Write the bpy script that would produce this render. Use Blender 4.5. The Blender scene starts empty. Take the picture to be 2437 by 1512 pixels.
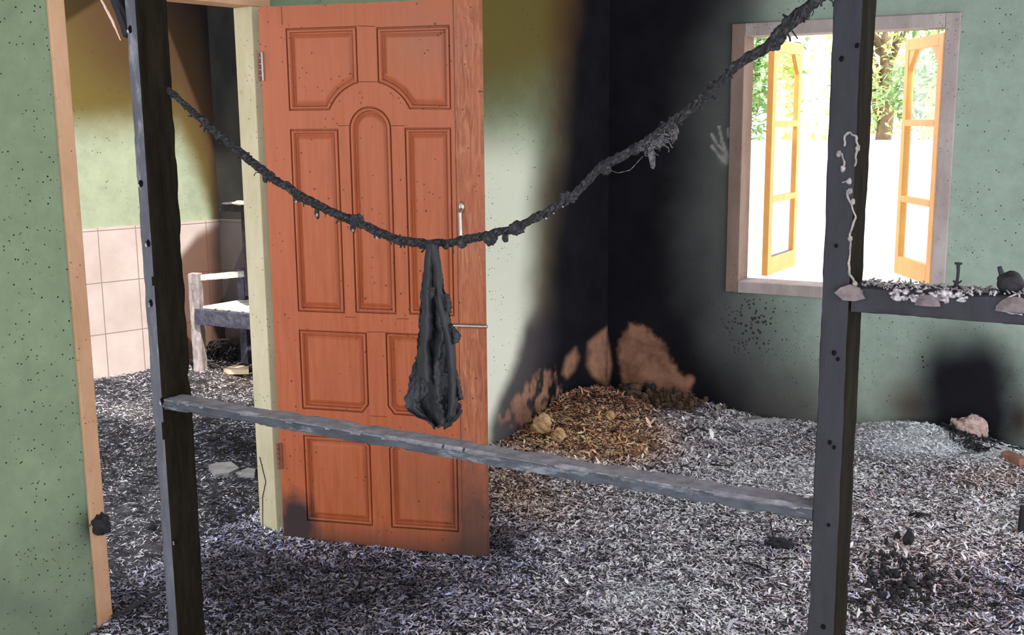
import bpy, bmesh, math, random
import numpy as np
from mathutils import Vector, Matrix

# ------------------------------------------------------------------ camera
FPX, YAW, PITCH, ROLL, CAMH = 2608.0, math.radians(-28.69), math.radians(10.18), math.radians(-0.533), 1.648
def cam_axes():
    sa, ca = math.sin(YAW), math.cos(YAW)
    f = np.array([sa*math.cos(PITCH), ca*math.cos(PITCH), -math.sin(PITCH)])
    r = np.array([ca, -sa, 0.0]); u = np.cross(r, f)
    return r*math.cos(ROLL)+u*math.sin(ROLL), -r*math.sin(ROLL)+u*math.cos(ROLL), f
CR, CU, CF = cam_axes()
CAM = np.array([0, 0, CAMH])
scene = bpy.context.scene
col = scene.collection
cd = bpy.data.cameras.new('camera'); cam = bpy.data.objects.new('camera', cd); col.objects.link(cam)
cd.sensor_width = 36.0; cd.lens = 36.0*FPX/2437.0; cd.clip_start = 0.05; cd.clip_end = 200
mw = Matrix.Identity(4)
for i in range(3):
    mw[i][0] = CR[i]; mw[i][1] = CU[i]; mw[i][2] = -CF[i]; mw[i][3] = CAM[i]
cam.matrix_world = mw
scene.camera = cam

# ------------------------------------------------------------------ light
EXPOSURE = -0.12
WORLD = 3.6
SUN = 8.0
SUN_DIR = Vector((-0.45, 0.3, -0.9))
w = bpy.data.worlds.new('world'); scene.world = w; w.use_nodes = True
bgn = w.node_tree.nodes['Background']; bgn.inputs[0].default_value = (0.90, 0.94, 1.0, 1); bgn.inputs[1].default_value = WORLD
sd = bpy.data.lights.new('sun', 'SUN'); sun = bpy.data.objects.new('sun', sd); col.objects.link(sun)
sd.energy = SUN; sd.angle = math.radians(1.5); sd.color = (1.0, 0.95, 0.86)
sun.rotation_euler = SUN_DIR.to_track_quat('-Z', 'Y').to_euler(); sun.location = (3, -2, 8)
vs = scene.view_settings
vs.view_transform = 'Standard'; vs.look = 'None'; vs.exposure = EXPOSURE; vs.gamma = 1.0; vs.use_curve_mapping = False

# ------------------------------------------------------------------ helpers
def proj(P):
    P = np.asarray(P, float)-CAM
    z = P@CF; z = np.where(np.abs(z) < 1e-3, 1e-3, z)
    return np.stack([1218.5+FPX*(P@CR)/z, 756-FPX*(P@CU)/z], -1)
def ray(x, y): return CR*(x-1218.5)/FPX-CU*(y-756)/FPX+CF
def on_plane(x, y, p, n):
    d = ray(x, y); n = np.array([n[0], n[1], 0.0]); p = np.array([p[0], p[1], 0.0])
    return CAM+d*(((p-CAM)@n)/(d@n))
def on_y(x, y, Y): return on_plane(x, y, (0, Y), (0, 1))
def on_z(x, y, z):
    d = ray(x, y); return CAM+d*(z-CAMH)/d[2]

def lin(c):
    return tuple((v/12.92 if v <= .04045 else ((v+.055)/1.055)**2.4) for v in c)
def S(r, g, b): return lin((r/255., g/255., b/255.))
def ss(a, b, x):
    t = np.clip((x-a)/(b-a), 0, 1); return t*t*(3-2*t)

def _hash(ix, iy, seed):
    n = (ix.astype(np.int64)*374761393+iy.astype(np.int64)*668265263+seed*1442695041) & 0x7fffffff
    n = ((n ^ (n >> 13))*1274126177) & 0x7fffffff
    return ((n ^ (n >> 16)) & 0xffff)/65535.0
def vnoise(x, y, seed=0):
    x = np.asarray(x, float); y = np.asarray(y, float)
    ix = np.floor(x); iy = np.floor(y); fx = x-ix; fy = y-iy
    fx = fx*fx*(3-2*fx); fy = fy*fy*(3-2*fy)
    a = _hash(ix, iy, seed); b = _hash(ix+1, iy, seed); c = _hash(ix, iy+1, seed); d = _hash(ix+1, iy+1, seed)
    return (a*(1-fx)+b*fx)*(1-fy)+(c*(1-fx)+d*fx)*fy
def fbm(x, y, seed=0, o=4):
    s = 0; a = .5; t = 0
    for k in range(o):
        s = s+a*vnoise(np.asarray(x)*2**k, np.asarray(y)*2**k, seed+k*17); t += a; a *= .5
    return s/t

def tag(o, label=None, cat=None, group=None, kind=None):
    if label: o['label'] = label
    if cat: o['category'] = cat
    if group: o['group'] = group
    if kind: o['kind'] = kind
    return o
def empty(name, loc, label, cat, group=None):
    o = bpy.data.objects.new(name, None); col.objects.link(o); o.location = loc; o.empty_display_size = .05
    o['_loc'] = list(map(float, loc)); del o['_loc']
    return tag(o, label, cat, group)
def world_loc(o):
    v = Vector((0, 0, 0))
    while o: v = v+Vector(o.location); o = o.parent
    return v
def mesh_obj(name, verts, faces, mat, parent=None, smooth=False, attrs=None, uv=None, mats=None, mat_idx=None):
    verts = np.asarray(verts, float).reshape(-1, 3)
    if parent is not None:
        org = np.array(world_loc(parent))
    else:
        org = np.array([(verts[:, 0].min()+verts[:, 0].max())/2, (verts[:, 1].min()+verts[:, 1].max())/2, verts[:, 2].min()])
    me = bpy.data.meshes.new(name)
    v = verts-org
    if isinstance(faces, np.ndarray) and faces.ndim == 2:
        k = faces.shape[1]; n = len(faces)
        me.vertices.add(len(v)); me.vertices.foreach_set('co', v.astype(np.float32).ravel())
        me.loops.add(n*k); me.loops.foreach_set('vertex_index', faces.astype(np.int32).ravel())
        me.polygons.add(n); me.polygons.foreach_set('loop_start', np.arange(0, n*k, k, dtype=np.int32))
        me.polygons.foreach_set('loop_total', np.full(n, k, dtype=np.int32))
        me.update(calc_edges=True)
    else:
        me.from_pydata([tuple(p) for p in v], [], [tuple(int(i) for i in f) for f in faces]); me.update()
    if mats:
        for m in mats: me.materials.append(m)
        if mat_idx is not None: me.polygons.foreach_set('material_index', np.asarray(mat_idx, np.int32))
    elif mat: me.materials.append(mat)
    if attrs:
        for an, av in attrs.items():
            av = np.asarray(av, np.float32)
            if av.ndim == 1:
                a = me.attributes.new(an, 'FLOAT', 'POINT'); a.data.foreach_set('value', av)
            else:
                a = me.attributes.new(an, 'FLOAT_COLOR', 'POINT')
                a.data.foreach_set('color', np.concatenate([av, np.ones((len(av), 1), np.float32)], 1).ravel())
    if uv is not None:
        l = me.uv_layers.new(name='uv'); idx = np.zeros(len(me.loops), np.int32); me.loops.foreach_get('vertex_index', idx)
        l.data.foreach_set('uv', np.asarray(uv, np.float32)[idx].ravel())
    me.polygons.foreach_set('use_smooth', np.full(len(me.polygons), smooth))
    o = bpy.data.objects.new(name, me); col.objects.link(o)
    if parent is not None: o.parent = parent
    else: o.location = org
    return o
def fix_normals(me):
    bm = bmesh.new(); bm.from_mesh(me); bmesh.ops.recalc_face_normals(bm, faces=bm.faces); bm.to_mesh(me); bm.free()
def bm_obj(name, bm, mat, parent=None, smooth=False):
    bmesh.ops.recalc_face_normals(bm, faces=bm.faces)
    bm.verts.ensure_lookup_table(); vs_ = [tuple(v.co) for v in bm.verts]; fs = [[v.index for v in f.verts] for f in bm.faces]
    bm.free(); return mesh_obj(name, vs_, fs, mat, parent, smooth)
def add_box(bm, o, ax, ay, az, bev=0.0):
    """box spanned by origin corner o and three edge vectors"""
    o = Vector(o); ax = Vector(ax); ay = Vector(ay); az = Vector(az)
    tmp = bmesh.new()
    c = [o, o+ax, o+ax+ay, o+ay, o+az, o+ax+az, o+ax+ay+az, o+ay+az]
    v = [tmp.verts.new(p) for p in c]
    for f in ((0, 3, 2, 1), (4, 5, 6, 7), (0, 1, 5, 4), (1, 2, 6, 5), (2, 3, 7, 6), (3, 0, 4, 7)): tmp.faces.new([v[i] for i in f])
    if bev > 0: bmesh.ops.bevel(tmp, geom=tmp.edges[:], offset=bev, segments=2, affect='EDGES', profile=.6)
    m = bpy.data.meshes.new('tmp'); tmp.to_mesh(m); tmp.free(); bm.from_mesh(m); bpy.data.meshes.remove(m)
def box(name, o, ax, ay, az, mat, parent=None, bev=0.0):
    bm = bmesh.new(); add_box(bm, o, ax, ay, az, bev); return bm_obj(name, bm, mat, parent)

def tube_geo(path, rad, sides=8, noise=0.0, seed=0, step=None, flat=1.0):
    P = np.asarray(path, float); R = np.broadcast_to(np.asarray(rad, float), (len(P),)).copy()
    d = np.r_[0, np.cumsum(np.linalg.norm(np.diff(P, axis=0), axis=1))]
    if step is None: step = max(d[-1]/200, .003)
    n = max(2, int(d[-1]/step)+1); t = np.linspace(0, d[-1], n)
    Q = np.stack([np.interp(t, d, P[:, k]) for k in range(3)], 1); R = np.interp(t, d, R)
    if n > 6:
        for _ in range(2): Q[1:-1] = (Q[:-2]+2*Q[1:-1]+Q[2:])/4
    T = np.gradient(Q, axis=0); T /= np.linalg.norm(T, axis=1)[:, None]+1e-9
    up = np.array([0, 0, 1.0]) if abs(T[:, 2]).mean() < .8 else np.array([0, 1.0, 0])
    A = np.cross(T, up); A /= np.linalg.norm(A, axis=1)[:, None]+1e-9; B = np.cross(A, T)
    V = []
    for j in range(sides):
        a = 2*math.pi*j/sides
        rr = R*(1+noise*(fbm(t/0.012, np.full(n, j*1.7+seed*3.1), seed)-.5)*2) if noise else R
        V.append(Q+A*(rr*math.cos(a))[:, None]+B*(rr*flat*math.sin(a))[:, None])
    V = np.stack(V, 1).reshape(-1, 3)
    F = []
    for i in range(n-1):
        for j in range(sides):
            k = (j+1) % sides; F.append((i*sides+j, i*sides+k, (i+1)*sides+k, (i+1)*sides+j))
    F.append(tuple(range(sides-1, -1, -1))); F.append(tuple((n-1)*sides+j for j in range(sides)))
    return V, F
def merge(parts):
    V = []; F = []; o = 0
    for v, f in parts:
        V.append(np.asarray(v)); F += [tuple(int(i)+o for i in q) for q in f]; o += len(v)
    return np.concatenate(V), F
def tube(name, path, rad, mat, parent=None, **k):
    V, F = tube_geo(path, rad, **k); return mesh_obj(name, V, F, mat, parent, True)
def blob_geo(c, r, noise=.25, seed=0, sub=3, freq=2.0, rot=0):
    bm = bmesh.new(); bmesh.ops.create_icosphere(bm, subdivisions=sub, radius=1)
    v = np.array([p.co[:] for p in bm.verts]); f = [tuple(q.index for q in g.verts) for g in bm.faces]; bm.free()
    n = fbm(v[:, 0]*freq+seed*7.3+v[:, 2]*1.3, v[:, 1]*freq+v[:, 2]*freq+seed*3.7, seed, 4)
    v = v*(1+noise*(n-.5)*2)[:, None]
    r = np.broadcast_to(np.asarray(r, float), (3,)); v = v*r
    if rot: cr, sr = math.cos(rot), math.sin(rot); v = np.stack([v[:, 0]*cr-v[:, 1]*sr, v[:, 0]*sr+v[:, 1]*cr, v[:, 2]], 1)
    return v+np.asarray(c, float), f
def blob(name, c, r, mat, parent=None, smooth=True, **k):
    V, F = blob_geo(c, r, **k); return mesh_obj(name, V, F, mat, parent, smooth)
def beam_geo(p0, p1, a, b, amp=.002, seed=0, step=.012, chip=0.0, round_=.18):
    """charred timber: centre line p0-p1, half-extent vectors a and b"""
    p0 = np.asarray(p0, float); p1 = np.asarray(p1, float); a = np.asarray(a, float); b = np.asarray(b, float)
    L = np.linalg.norm(p1-p0); n = max(3, int(L/step)); t = np.linspace(0, 1, n)
    pr = []; c = round_
    def edge(x0, y0, x1, y1, k):
        for i in range(k): s = i/k; pr.append((x0+(x1-x0)*s, y0+(y1-y0)*s))
    e = 1-c*.6
    edge(-e, -1, e, -1, 5); edge(e, -1, 1, -e, 2); edge(1, -e, 1, e, 5); edge(1, e, e, 1, 2)
    edge(e, 1, -e, 1, 5); edge(-e, 1, -1, e, 2); edge(-1, e, -1, -e, 5); edge(-1, -e, -e, -1, 2)
    pr = np.array(pr); m = len(pr); V = []
    la, lb = np.linalg.norm(a), np.linalg.norm(b)
    for j, (x, y) in enumerate(pr):
        nn = fbm(t*L/.03, np.full(n, j*.55)+seed*9.1, seed, 4)-.5
        corner = max(0, abs(x)+abs(y)-1.55)
        ch = corner*chip*np.clip(fbm(t*L/.06, np.full(n, round(j/7)*5.0), seed+5, 3)-.42, 0, 1)*3
        px = x*la; py = y*lb; ln = math.hypot(x, y)
        ux, uy = x/ln, y/ln
        off = nn*2*amp-ch*.02
        V.append(p0+(p1-p0)*t[:, None]+(a/la)*(px+ux*off)[:, None]+(b/lb)*(py+uy*off)[:, None])
    V = np.stack(V, 1).reshape(-1, 3); F = []
    for i in range(n-1):
        for j in range(m):
            k = (j+1) % m; F.append((i*m+j, i*m+k, (i+1)*m+k, (i+1)*m+j))
    F.append(tuple(range(m-1, -1, -1))); F.append(tuple((n-1)*m+j for j in range(m)))
    return V, F
def beam(name, p0, p1, a, b, mat, parent=None, **k):
    V, F = beam_geo(p0, p1, a, b, **k); o = mesh_obj(name, V, F, mat, parent, False); fix_normals(o.data); return o

# ------------------------------------------------------------------ materials
class NT:
    def __init__(s, name, rough=.9, spec=.3):
        s.m = bpy.data.materials.new(name); s.m.use_nodes = True; s.t = s.m.node_tree
        s.b = s.t.nodes['Principled BSDF']; s.b.inputs['Roughness'].default_value = rough
        s.b.inputs['Specular IOR Level'].default_value = spec
    def n(s, ty, **k):
        nd = s.t.nodes.new(ty)
        for a, v in k.items():
            if a.startswith('i_'): nd.inputs[int(a[2:])].default_value = v
            else: setattr(nd, a, v)
        return nd
    def l(s, a, b): s.t.links.new(a, b)
    def co(s, kind='Object', scale=None):
        tc = s.n('ShaderNodeTexCoord').outputs[kind]
        if scale is None: return tc
        mp = s.n('ShaderNodeMapping'); mp.inputs['Scale'].default_value = scale; s.l(tc, mp.inputs[0]); return mp.outputs[0]
    def noise(s, sc, det=5, rough=.6, vec=None, dist=0):
        nd = s.n('ShaderNodeTexNoise'); nd.inputs['Scale'].default_value = sc; nd.inputs['Detail'].default_value = det
        nd.inputs['Roughness'].default_value = rough; nd.inputs['Distortion'].default_value = dist
        s.l(vec if vec is not None else s.co(), nd.inputs['Vector']); return nd.outputs[0]
    def ramp(s, fac, stops):
        r = s.n('ShaderNodeValToRGB'); e = r.color_ramp.elements
        while len(e) < len(stops): e.new(.5)
        for q, (p, c) in zip(e, stops):
            q.position = p; q.color = (*c, 1) if not isinstance(c, (int, float)) else (c, c, c, 1)
        s.l(fac, r.inputs[0]); return r.outputs[0]
    def mix(s, fac, a, b, mode='MIX'):
        m = s.n('ShaderNodeMix', data_type='RGBA', blend_type=mode)
        for v, i in ((fac, 0), (a, 6), (b, 7)):
            if isinstance(v, (int, float)): m.inputs[i].default_value = v
            elif isinstance(v, tuple): m.inputs[i].default_value = (*v, 1)
            else: s.l(v, m.inputs[i])
        return m.outputs[2]
    def math(s, op, a, b=0.0, clamp=False):
        m = s.n('ShaderNodeMath', operation=op, use_clamp=clamp)
        for v, i in ((a, 0), (b, 1)):
            if isinstance(v, (int, float)): m.inputs[i].default_value = v
            else: s.l(v, m.inputs[i])
        return m.outputs[0]
    def attr(s, name, out='Fac'):
        a = s.n('ShaderNodeAttribute'); a.attribute_name = name; return a.outputs[out]
    def col(s, c):
        if isinstance(c, tuple): s.b.inputs['Base Color'].default_value = (*c, 1)
        else: s.l(c, s.b.inputs['Base Color'])
    def bump(s, h, st=.3, dist=.01):
        b = s.n('ShaderNodeBump'); b.inputs['Strength'].default_value = st; b.inputs['Distance'].default_value = dist
        s.l(h, b.inputs['Height']); s.l(b.outputs[0], s.b.inputs['Normal'])
    def spots(s, scale, thr, dens_scale, dens_thr, vec=None):
        v = s.n('ShaderNodeTexVoronoi'); v.inputs['Scale'].default_value = scale; v.inputs['Randomness'].default_value = 1
        s.l(vec if vec is not None else s.co(), v.inputs['Vector'])
        d = s.math('LESS_THAN', v.outputs['Distance'], thr)
        n = s.math('GREATER_THAN', s.noise(dens_scale, 2, .5, vec), dens_thr)
        return s.math('MULTIPLY', d, n)

def mat_wall(name, green):
    k = NT(name, .92, .08)
    n1 = k.noise(3, 5, .6); n2 = k.noise(14, 6, .7)
    base = k.ramp(n1, [(.3, tuple(c*.86 for c in green)), (.7, tuple(min(1, c*1.1) for c in green))])
    base = k.mix(.25, base, k.ramp(n2, [(.3, .35), (.75, .8)]), 'OVERLAY')
    base = k.mix(k.attr('cream'), base, S(246, 246, 226))
    base = k.mix(k.attr('olive'), base, S(100, 84, 34))
    base = k.mix(k.attr('brown'), base, S(74, 50, 38))
    sp = k.spots(26, .085, 2.2, .50); sp2 = k.spots(55, .12, 4.0, .56)
    base = k.mix(k.math('MAXIMUM', sp, sp2), base, S(52, 52, 44))
    vo = k.n('ShaderNodeTexVoronoi'); vo.inputs['Scale'].default_value = 48; k.l(k.mix(.02, k.co(), k.n('ShaderNodeTexNoise').outputs[1]), vo.inputs['Vector'])
    dn = k.math('LESS_THAN', vo.outputs['Distance'], k.math('MULTIPLY', k.attr('speck'), .36))
    dn = k.math('MULTIPLY', dn, k.math('GREATER_THAN', k.noise(19, 3, .7), .42))
    base = k.mix(dn, base, S(34, 36, 34))
    soot = k.ramp(k.noise(5, 6, .65), [(.25, S(18, 17, 21)), (.75, S(31, 30, 36))])
    base = k.mix(k.attr('haze'), base, S(62, 56, 62))
    base = k.mix(k.attr('soot'), base, soot)
    bare = k.ramp(k.noise(9, 5, .6), [(.3, S(120, 84, 68)), (.7, S(184, 138, 112))])
    base = k.mix(k.attr('bare'), base, bare)
    base = k.mix(k.attr('mark'), base, S(165, 162, 158))
    k.col(base); k.bump(k.mix(.5, k.noise(40, 6, .7), k.noise(4, 3, .5)), .22, .008)
    return k.m
def mat_char(name, dark, light, thr=(.4, .7), sc=30, ash=None, ashthr=(.6, .72), rough=.8, bump=.6, ashsc=9, stretch=None, wear=None, spec=.4):
    k = NT(name, rough, spec)
    v = k.co('Object', stretch) if stretch else None
    c = k.ramp(k.noise(sc, 8, .7, v), [(thr[0], dark), (thr[1], light)])
    if ash is not None: c = k.mix(k.ramp(k.noise(ashsc, 6, .75, v), [(ashthr[0], 0.), (ashthr[1], 1.)]), c, ash)
    if wear is not None: c = k.mix(k.ramp(k.noise(5, 4, .6), [(.66, 0.), (.74, 1.)]), c, wear)
    k.col(c); k.bump(k.noise(sc*2, 8, .75, v), bump, .006); return k.m
def mat_plain(name, c, rough=.8, var=.15, sc=12, spec=.3, bump=.15, metal=0):
    k = NT(name, rough, spec); k.b.inputs['Metallic'].default_value = metal
    k.col(k.ramp(k.noise(sc, 6, .65), [(.3, tuple(v*(1-var) for v in c)), (.7, tuple(min(1, v*(1+var)) for v in c))]))
    if bump: k.bump(k.noise(sc*4, 6, .7), bump, .004)
    return k.m

GREEN_L, GREEN_B = S(121, 136, 111), S(145, 160, 148)
M = {}
M['wallA'] = mat_wall('green_limewash', GREEN_L)
M['wallB'] = mat_wall('green_limewash_back', GREEN_B)
M['wallR'] = mat_wall('pale_green_paint', S(160, 167, 143))
M['plaster'] = mat_plain('pale_plaster', S(190, 180, 160))
M['ceiling'] = mat_plain('sooty_ceiling', S(110, 100, 92), .95, .3, 3)
M['char'] = mat_char('charred_timber', S(23, 22, 29), S(40, 39, 48), (.3, .72), 18, S(70, 68, 78), (.62, .8), stretch=(1, 1, .25))
M['char_blue'] = mat_char('charred_ashy_rail', S(38, 40, 47), S(76, 79, 88), (.3, .7), 45, S(132, 136, 146), (.56, .72), ashsc=18, stretch=(.3, 1, 1))
M['char_black'] = mat_char('black_char', S(16, 15, 17), S(46, 44, 50), (.35, .75), 40, rough=.7)
M['char_rope'] = mat_char('burnt_rope', S(18, 17, 21), S(88, 84, 94), (.48, .78), 130, rough=.65)
M['wool'] = mat_char('singed_fibre', S(40, 38, 42), S(120, 116, 120), (.4, .7), 120)
M['ash_grey'] = mat_char('grey_ash', S(90, 86, 88), S(200, 192, 192), (.35, .65), 60)
M['melt'] = mat_char('melted_residue', S(86, 78, 84), S(216, 208, 216), (.4, .65), 90, rough=.45)
M['plate'] = mat_char('singed_metal_plate', S(70, 62, 64), S(120, 108, 110), (.3, .7), 40, rough=.6)
M['cord'] = mat_char('ash_line', S(84, 78, 76), S(176, 168, 164), (.3, .7), 90)
M['metal'] = mat_plain('dull_metal', S(170, 165, 162), .35, .2, 30, .5, .1, .8)
M['rust'] = mat_plain('rusty_metal', S(120, 72, 58), .7, .3, 40)
M['brick'] = mat_plain('fired_brick', S(134, 96, 80), .9, .3, 25)
M['stone'] = mat_char('broken_masonry', S(150, 112, 74), S(232, 196, 150), (.3, .7), 22, S(70, 56, 44), (.6, .75), ashsc=10)
M['stone_dark'] = mat_char('sooted_masonry', S(30, 26, 24), S(112, 84, 60), (.35, .75), 12)
M['sheet'] = mat_char('ashy_board', S(120, 116, 116), S(176, 172, 170), (.3, .7), 14, S(60, 56, 58), (.68, .78))
M['bone'] = mat_plain('pale_block', S(240, 214, 180), .8, .1)
M['fabric'] = mat_char('burnt_cloth', S(14, 14, 18), S(44, 44, 54), (.35, .75), 14, S(84, 82, 92), (.66, .82), rough=.6, bump=.5, stretch=(1.6, 1.6, .7))
def mat_frame(name, c1, c2, c3):
    k = NT(name, .7, .3)
    c = k.ramp(k.noise(6, 6, .7, k.co('Object', (1, 1, .35))), [(.3, c1), (.7, c2)])
    c = k.mix(k.ramp(k.noise(22, 6, .75), [(.6, 0.), (.75, .8)]), c, c3)
    c = k.mix(k.spots(60, .14, 5, .55), c, S(70, 56, 44))
    k.col(c); k.bump(k.noise(60, 6, .7, k.co('Object', (1, 1, .2))), .3, .004); return k.m
M['jamb'] = mat_frame('cream_painted_timber', S(166, 156, 122), S(194, 184, 158), S(142, 120, 84))
M['jamb_tan'] = mat_frame('tan_bare_timber', S(168, 128, 98), S(196, 156, 124), S(130, 92, 64))
M['winframe'] = mat_frame('window_trim_timber', S(146, 130, 128), S(184, 172, 170), S(118, 98, 92))
M['winframe_dark'] = mat_frame('window_trim_darker', S(112, 92, 84), S(142, 120, 110), S(84, 66, 58))  # darker, browner copy of the trim for the left side
M['sash'] = mat_plain('orange_varnish', S(246, 176, 98), .45, .1, 10, .4)
M['fence'] = mat_plain('white_render', S(238, 236, 230), .9, .04, 3)
M['ground'] = mat_plain('pale_yard', S(215, 208, 196), .95, .1, 2)
def mat_leaf(name, c1, c2):
    k = NT(name, .5, .4); k.col(k.ramp(k.noise(3, 3, .6), [(.3, c1), (.7, c2)]))
    k.b.inputs['Transmission Weight'].default_value = 0
    return k.m
M['leaf'] = mat_leaf('green_leaf', S(110, 150, 96), S(184, 212, 150))
M['leaf2'] = mat_leaf('yellow_green_leaf', S(180, 196, 110), S(228, 232, 160))
M['bark'] = mat_plain('bark', S(120, 100, 84), .9, .25, 10)
k = NT('glass', .02, .5); k.b.inputs['Transmission Weight'].default_value = 1; k.b.inputs['IOR'].default_value = 1.05; k.col((.97, .98, .98)); M['glass'] = k.m

# tiles of the back room (uv in metres)
k = NT('pink_tile', .35, .5)
br = k.n('ShaderNodeTexBrick'); k.l(k.co('UV'), br.inputs['Vector'])
br.offset = 0; br.inputs['Scale'].default_value = 1; br.inputs['Brick Width'].default_value = .245; br.inputs['Row Height'].default_value = .33
br.inputs['Mortar Size'].default_value = .0035; br.inputs['Mortar Smooth'].default_value = .3
c = k.mix(br.outputs['Fac'], k.ramp(k.noise(4, 5, .6), [(.3, S(190, 170, 164)), (.7, S(208, 192, 188))]), S(150, 128, 118))
c = k.mix(k.attr('brown'), c, S(92, 60, 42)); c = k.mix(k.attr('soot'), c, S(26, 22, 22))
k.col(c); k.bump(k.math('SUBTRACT', 1.0, br.outputs['Fac']), .4, .004); M['tile'] = k.m

# door paint: worn orange varnish; stains sit at fixed places on the leaf (uv = metres on the leaf)
k = NT('orange_door_paint', .5, .25)
uvw = k.co('UV'); sx = k.n('ShaderNodeSeparateXYZ'); k.l(uvw, sx.inputs[0]); U, V_ = sx.outputs[0], sx.outputs[1]
mp = k.n('ShaderNodeMapping'); mp.inputs['Scale'].default_value = (16, 1.3, 1); k.l(uvw, mp.inputs[0])
gr = k.noise(3.0, 7, .65, mp.outputs[0], .6)
c = k.ramp(gr, [(.3, S(144, 74, 42)), (.5, S(160, 84, 50)), (.72, S(168, 94, 62))])
big = k.noise(1.6, 3, .5, uvw)
c = k.mix(k.math('MULTIPLY', k.ramp(big, [(.4, 0.), (.65, 1.)]), .55), c, S(160, 84, 58))
pinkband = k.ramp(V_, [(.55, 0.), (.95, 1.)])
c = k.mix(k.math('MULTIPLY', k.ramp(k.math('DIVIDE', V_, 2.08), [(.45, 0.), (.9, .5)]), 1.0), c, S(172, 102, 76))
# bare worn wood on the closing stile
mp2 = k.n('ShaderNodeMapping'); mp2.inputs['Scale'].default_value = (30, 3.2, 1); k.l(uvw, mp2.inputs[0])
wood = k.ramp(k.noise(2.0, 8, .7, mp2.outputs[0], 1.6), [(.35, S(104, 60, 42)), (.5, S(152, 90, 64)), (.65, S(180, 122, 92))])
sm = k.math('MULTIPLY', k.math('GREATER_THAN', U, .752), k.ramp(k.noise(2.4, 4, .6, uvw), [(.38, 0.25), (.62, .9)]))
c = k.mix(sm, c, wood)
def ell(cx, cy, rx, ry):
    a = k.math('DIVIDE', k.math('SUBTRACT', U, cx), rx); b = k.math('DIVIDE', k.math('SUBTRACT', V_, cy), ry)
    d = k.math('SQRT', k.math('ADD', k.math('MULTIPLY', a, a), k.math('MULTIPLY', b, b)))
    return k.math('ADD', d, k.math('MULTIPLY', k.math('SUBTRACT', k.noise(14, 5, .7, uvw), .5), .7))
c = k.mix(k.ramp(ell(.06, .06,   .115, .17), [(.45, .96), (1.0, 0.)]), c, S(38, 36, 42))
c = k.mix(k.ramp(ell(.80, .06, .16, .46), [(.3, .85), (1.0, 0.)]), c, S(74, 52, 46))
c = k.mix(k.ramp(ell(.60, .25, .17, .28), [(.1, .5), (1.0, 0.)]), c, S(126, 72, 52))
c = k.mix(k.ramp(ell(.66, 1.93, .22, .16), [(.1, .4), (1.0, 0.)]), c, S(140, 100, 84))
c = k.mix(k.math('MULTIPLY', k.spots(38, .12, 3.2, .52, uvw), .85), c, S(84, 44, 30))
c = k.mix(k.math('MULTIPLY', k.spots(17, .07, 2.1, .5, uvw), .8), c, S(60, 36, 28))
c = k.mix(k.math('MULTIPLY', k.ramp(k.math('MULTIPLY', V_, 1.0), [(.0, .75), (.11, 0.)]), 1.0), c, S(60, 44, 40))
k.col(c); k.bump(gr, .25, .003); M['door'] = k.m

# ash field
k = NT('ash_ground', .95, .1)
c = k.ramp(k.noise(90, 6, .8), [(.38, .25), (.62, 1.)])
k.col(k.mix(1.0, k.attr('tone', 'Color'), c, 'MULTIPLY')); k.bump(k.noise(120, 6, .8), .9, .01); M['ash_ground'] = k.m
k = NT('ash_flakes', .8, .25); k.col(k.attr('tone', 'Color')); M['ash_flakes'] = k.m

# ------------------------------------------------------------------ soot and colour patterns on the walls
def poly_sdf(P, poly):
    poly = np.asarray(poly, float); n = len(poly); d = np.full(len(P), 1e9); ins = np.zeros(len(P), bool)
    for i in range(n):
        a = poly[i]; b = poly[(i+1) % n]; e = b-a; w_ = P-a
        t = np.clip((w_@e)/(e@e), 0, 1); d = np.minimum(d, np.linalg.norm(w_-e*t[:, None], axis=1))
        c_ = ((a[1] > P[:, 1]) != (b[1] > P[:, 1])) & (P[:, 0] < (b[0]-a[0])*(P[:, 1]-a[1])/((b[1]-a[1]) or 1e-9)+a[0])
        ins ^= c_
    return np.where(ins, -d, d)
def seg_d(P, a, b):
    a = np.asarray(a, float); b = np.asarray(b, float); e = b-a; w_ = P-a
    t = np.clip((w_@e)/(e@e), 0, 1); return np.linalg.norm(w_-e*t[:, None], axis=1)
def curve(v, pts): p = np.asarray(pts, float); return np.interp(v, p[:, 0], p[:, 1])
KEYS = ('soot', 'haze', 'brown', 'olive', 'cream', 'bare', 'mark', 'speck')
def blank(n): return {q: np.zeros(n) for q in KEYS}

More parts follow.
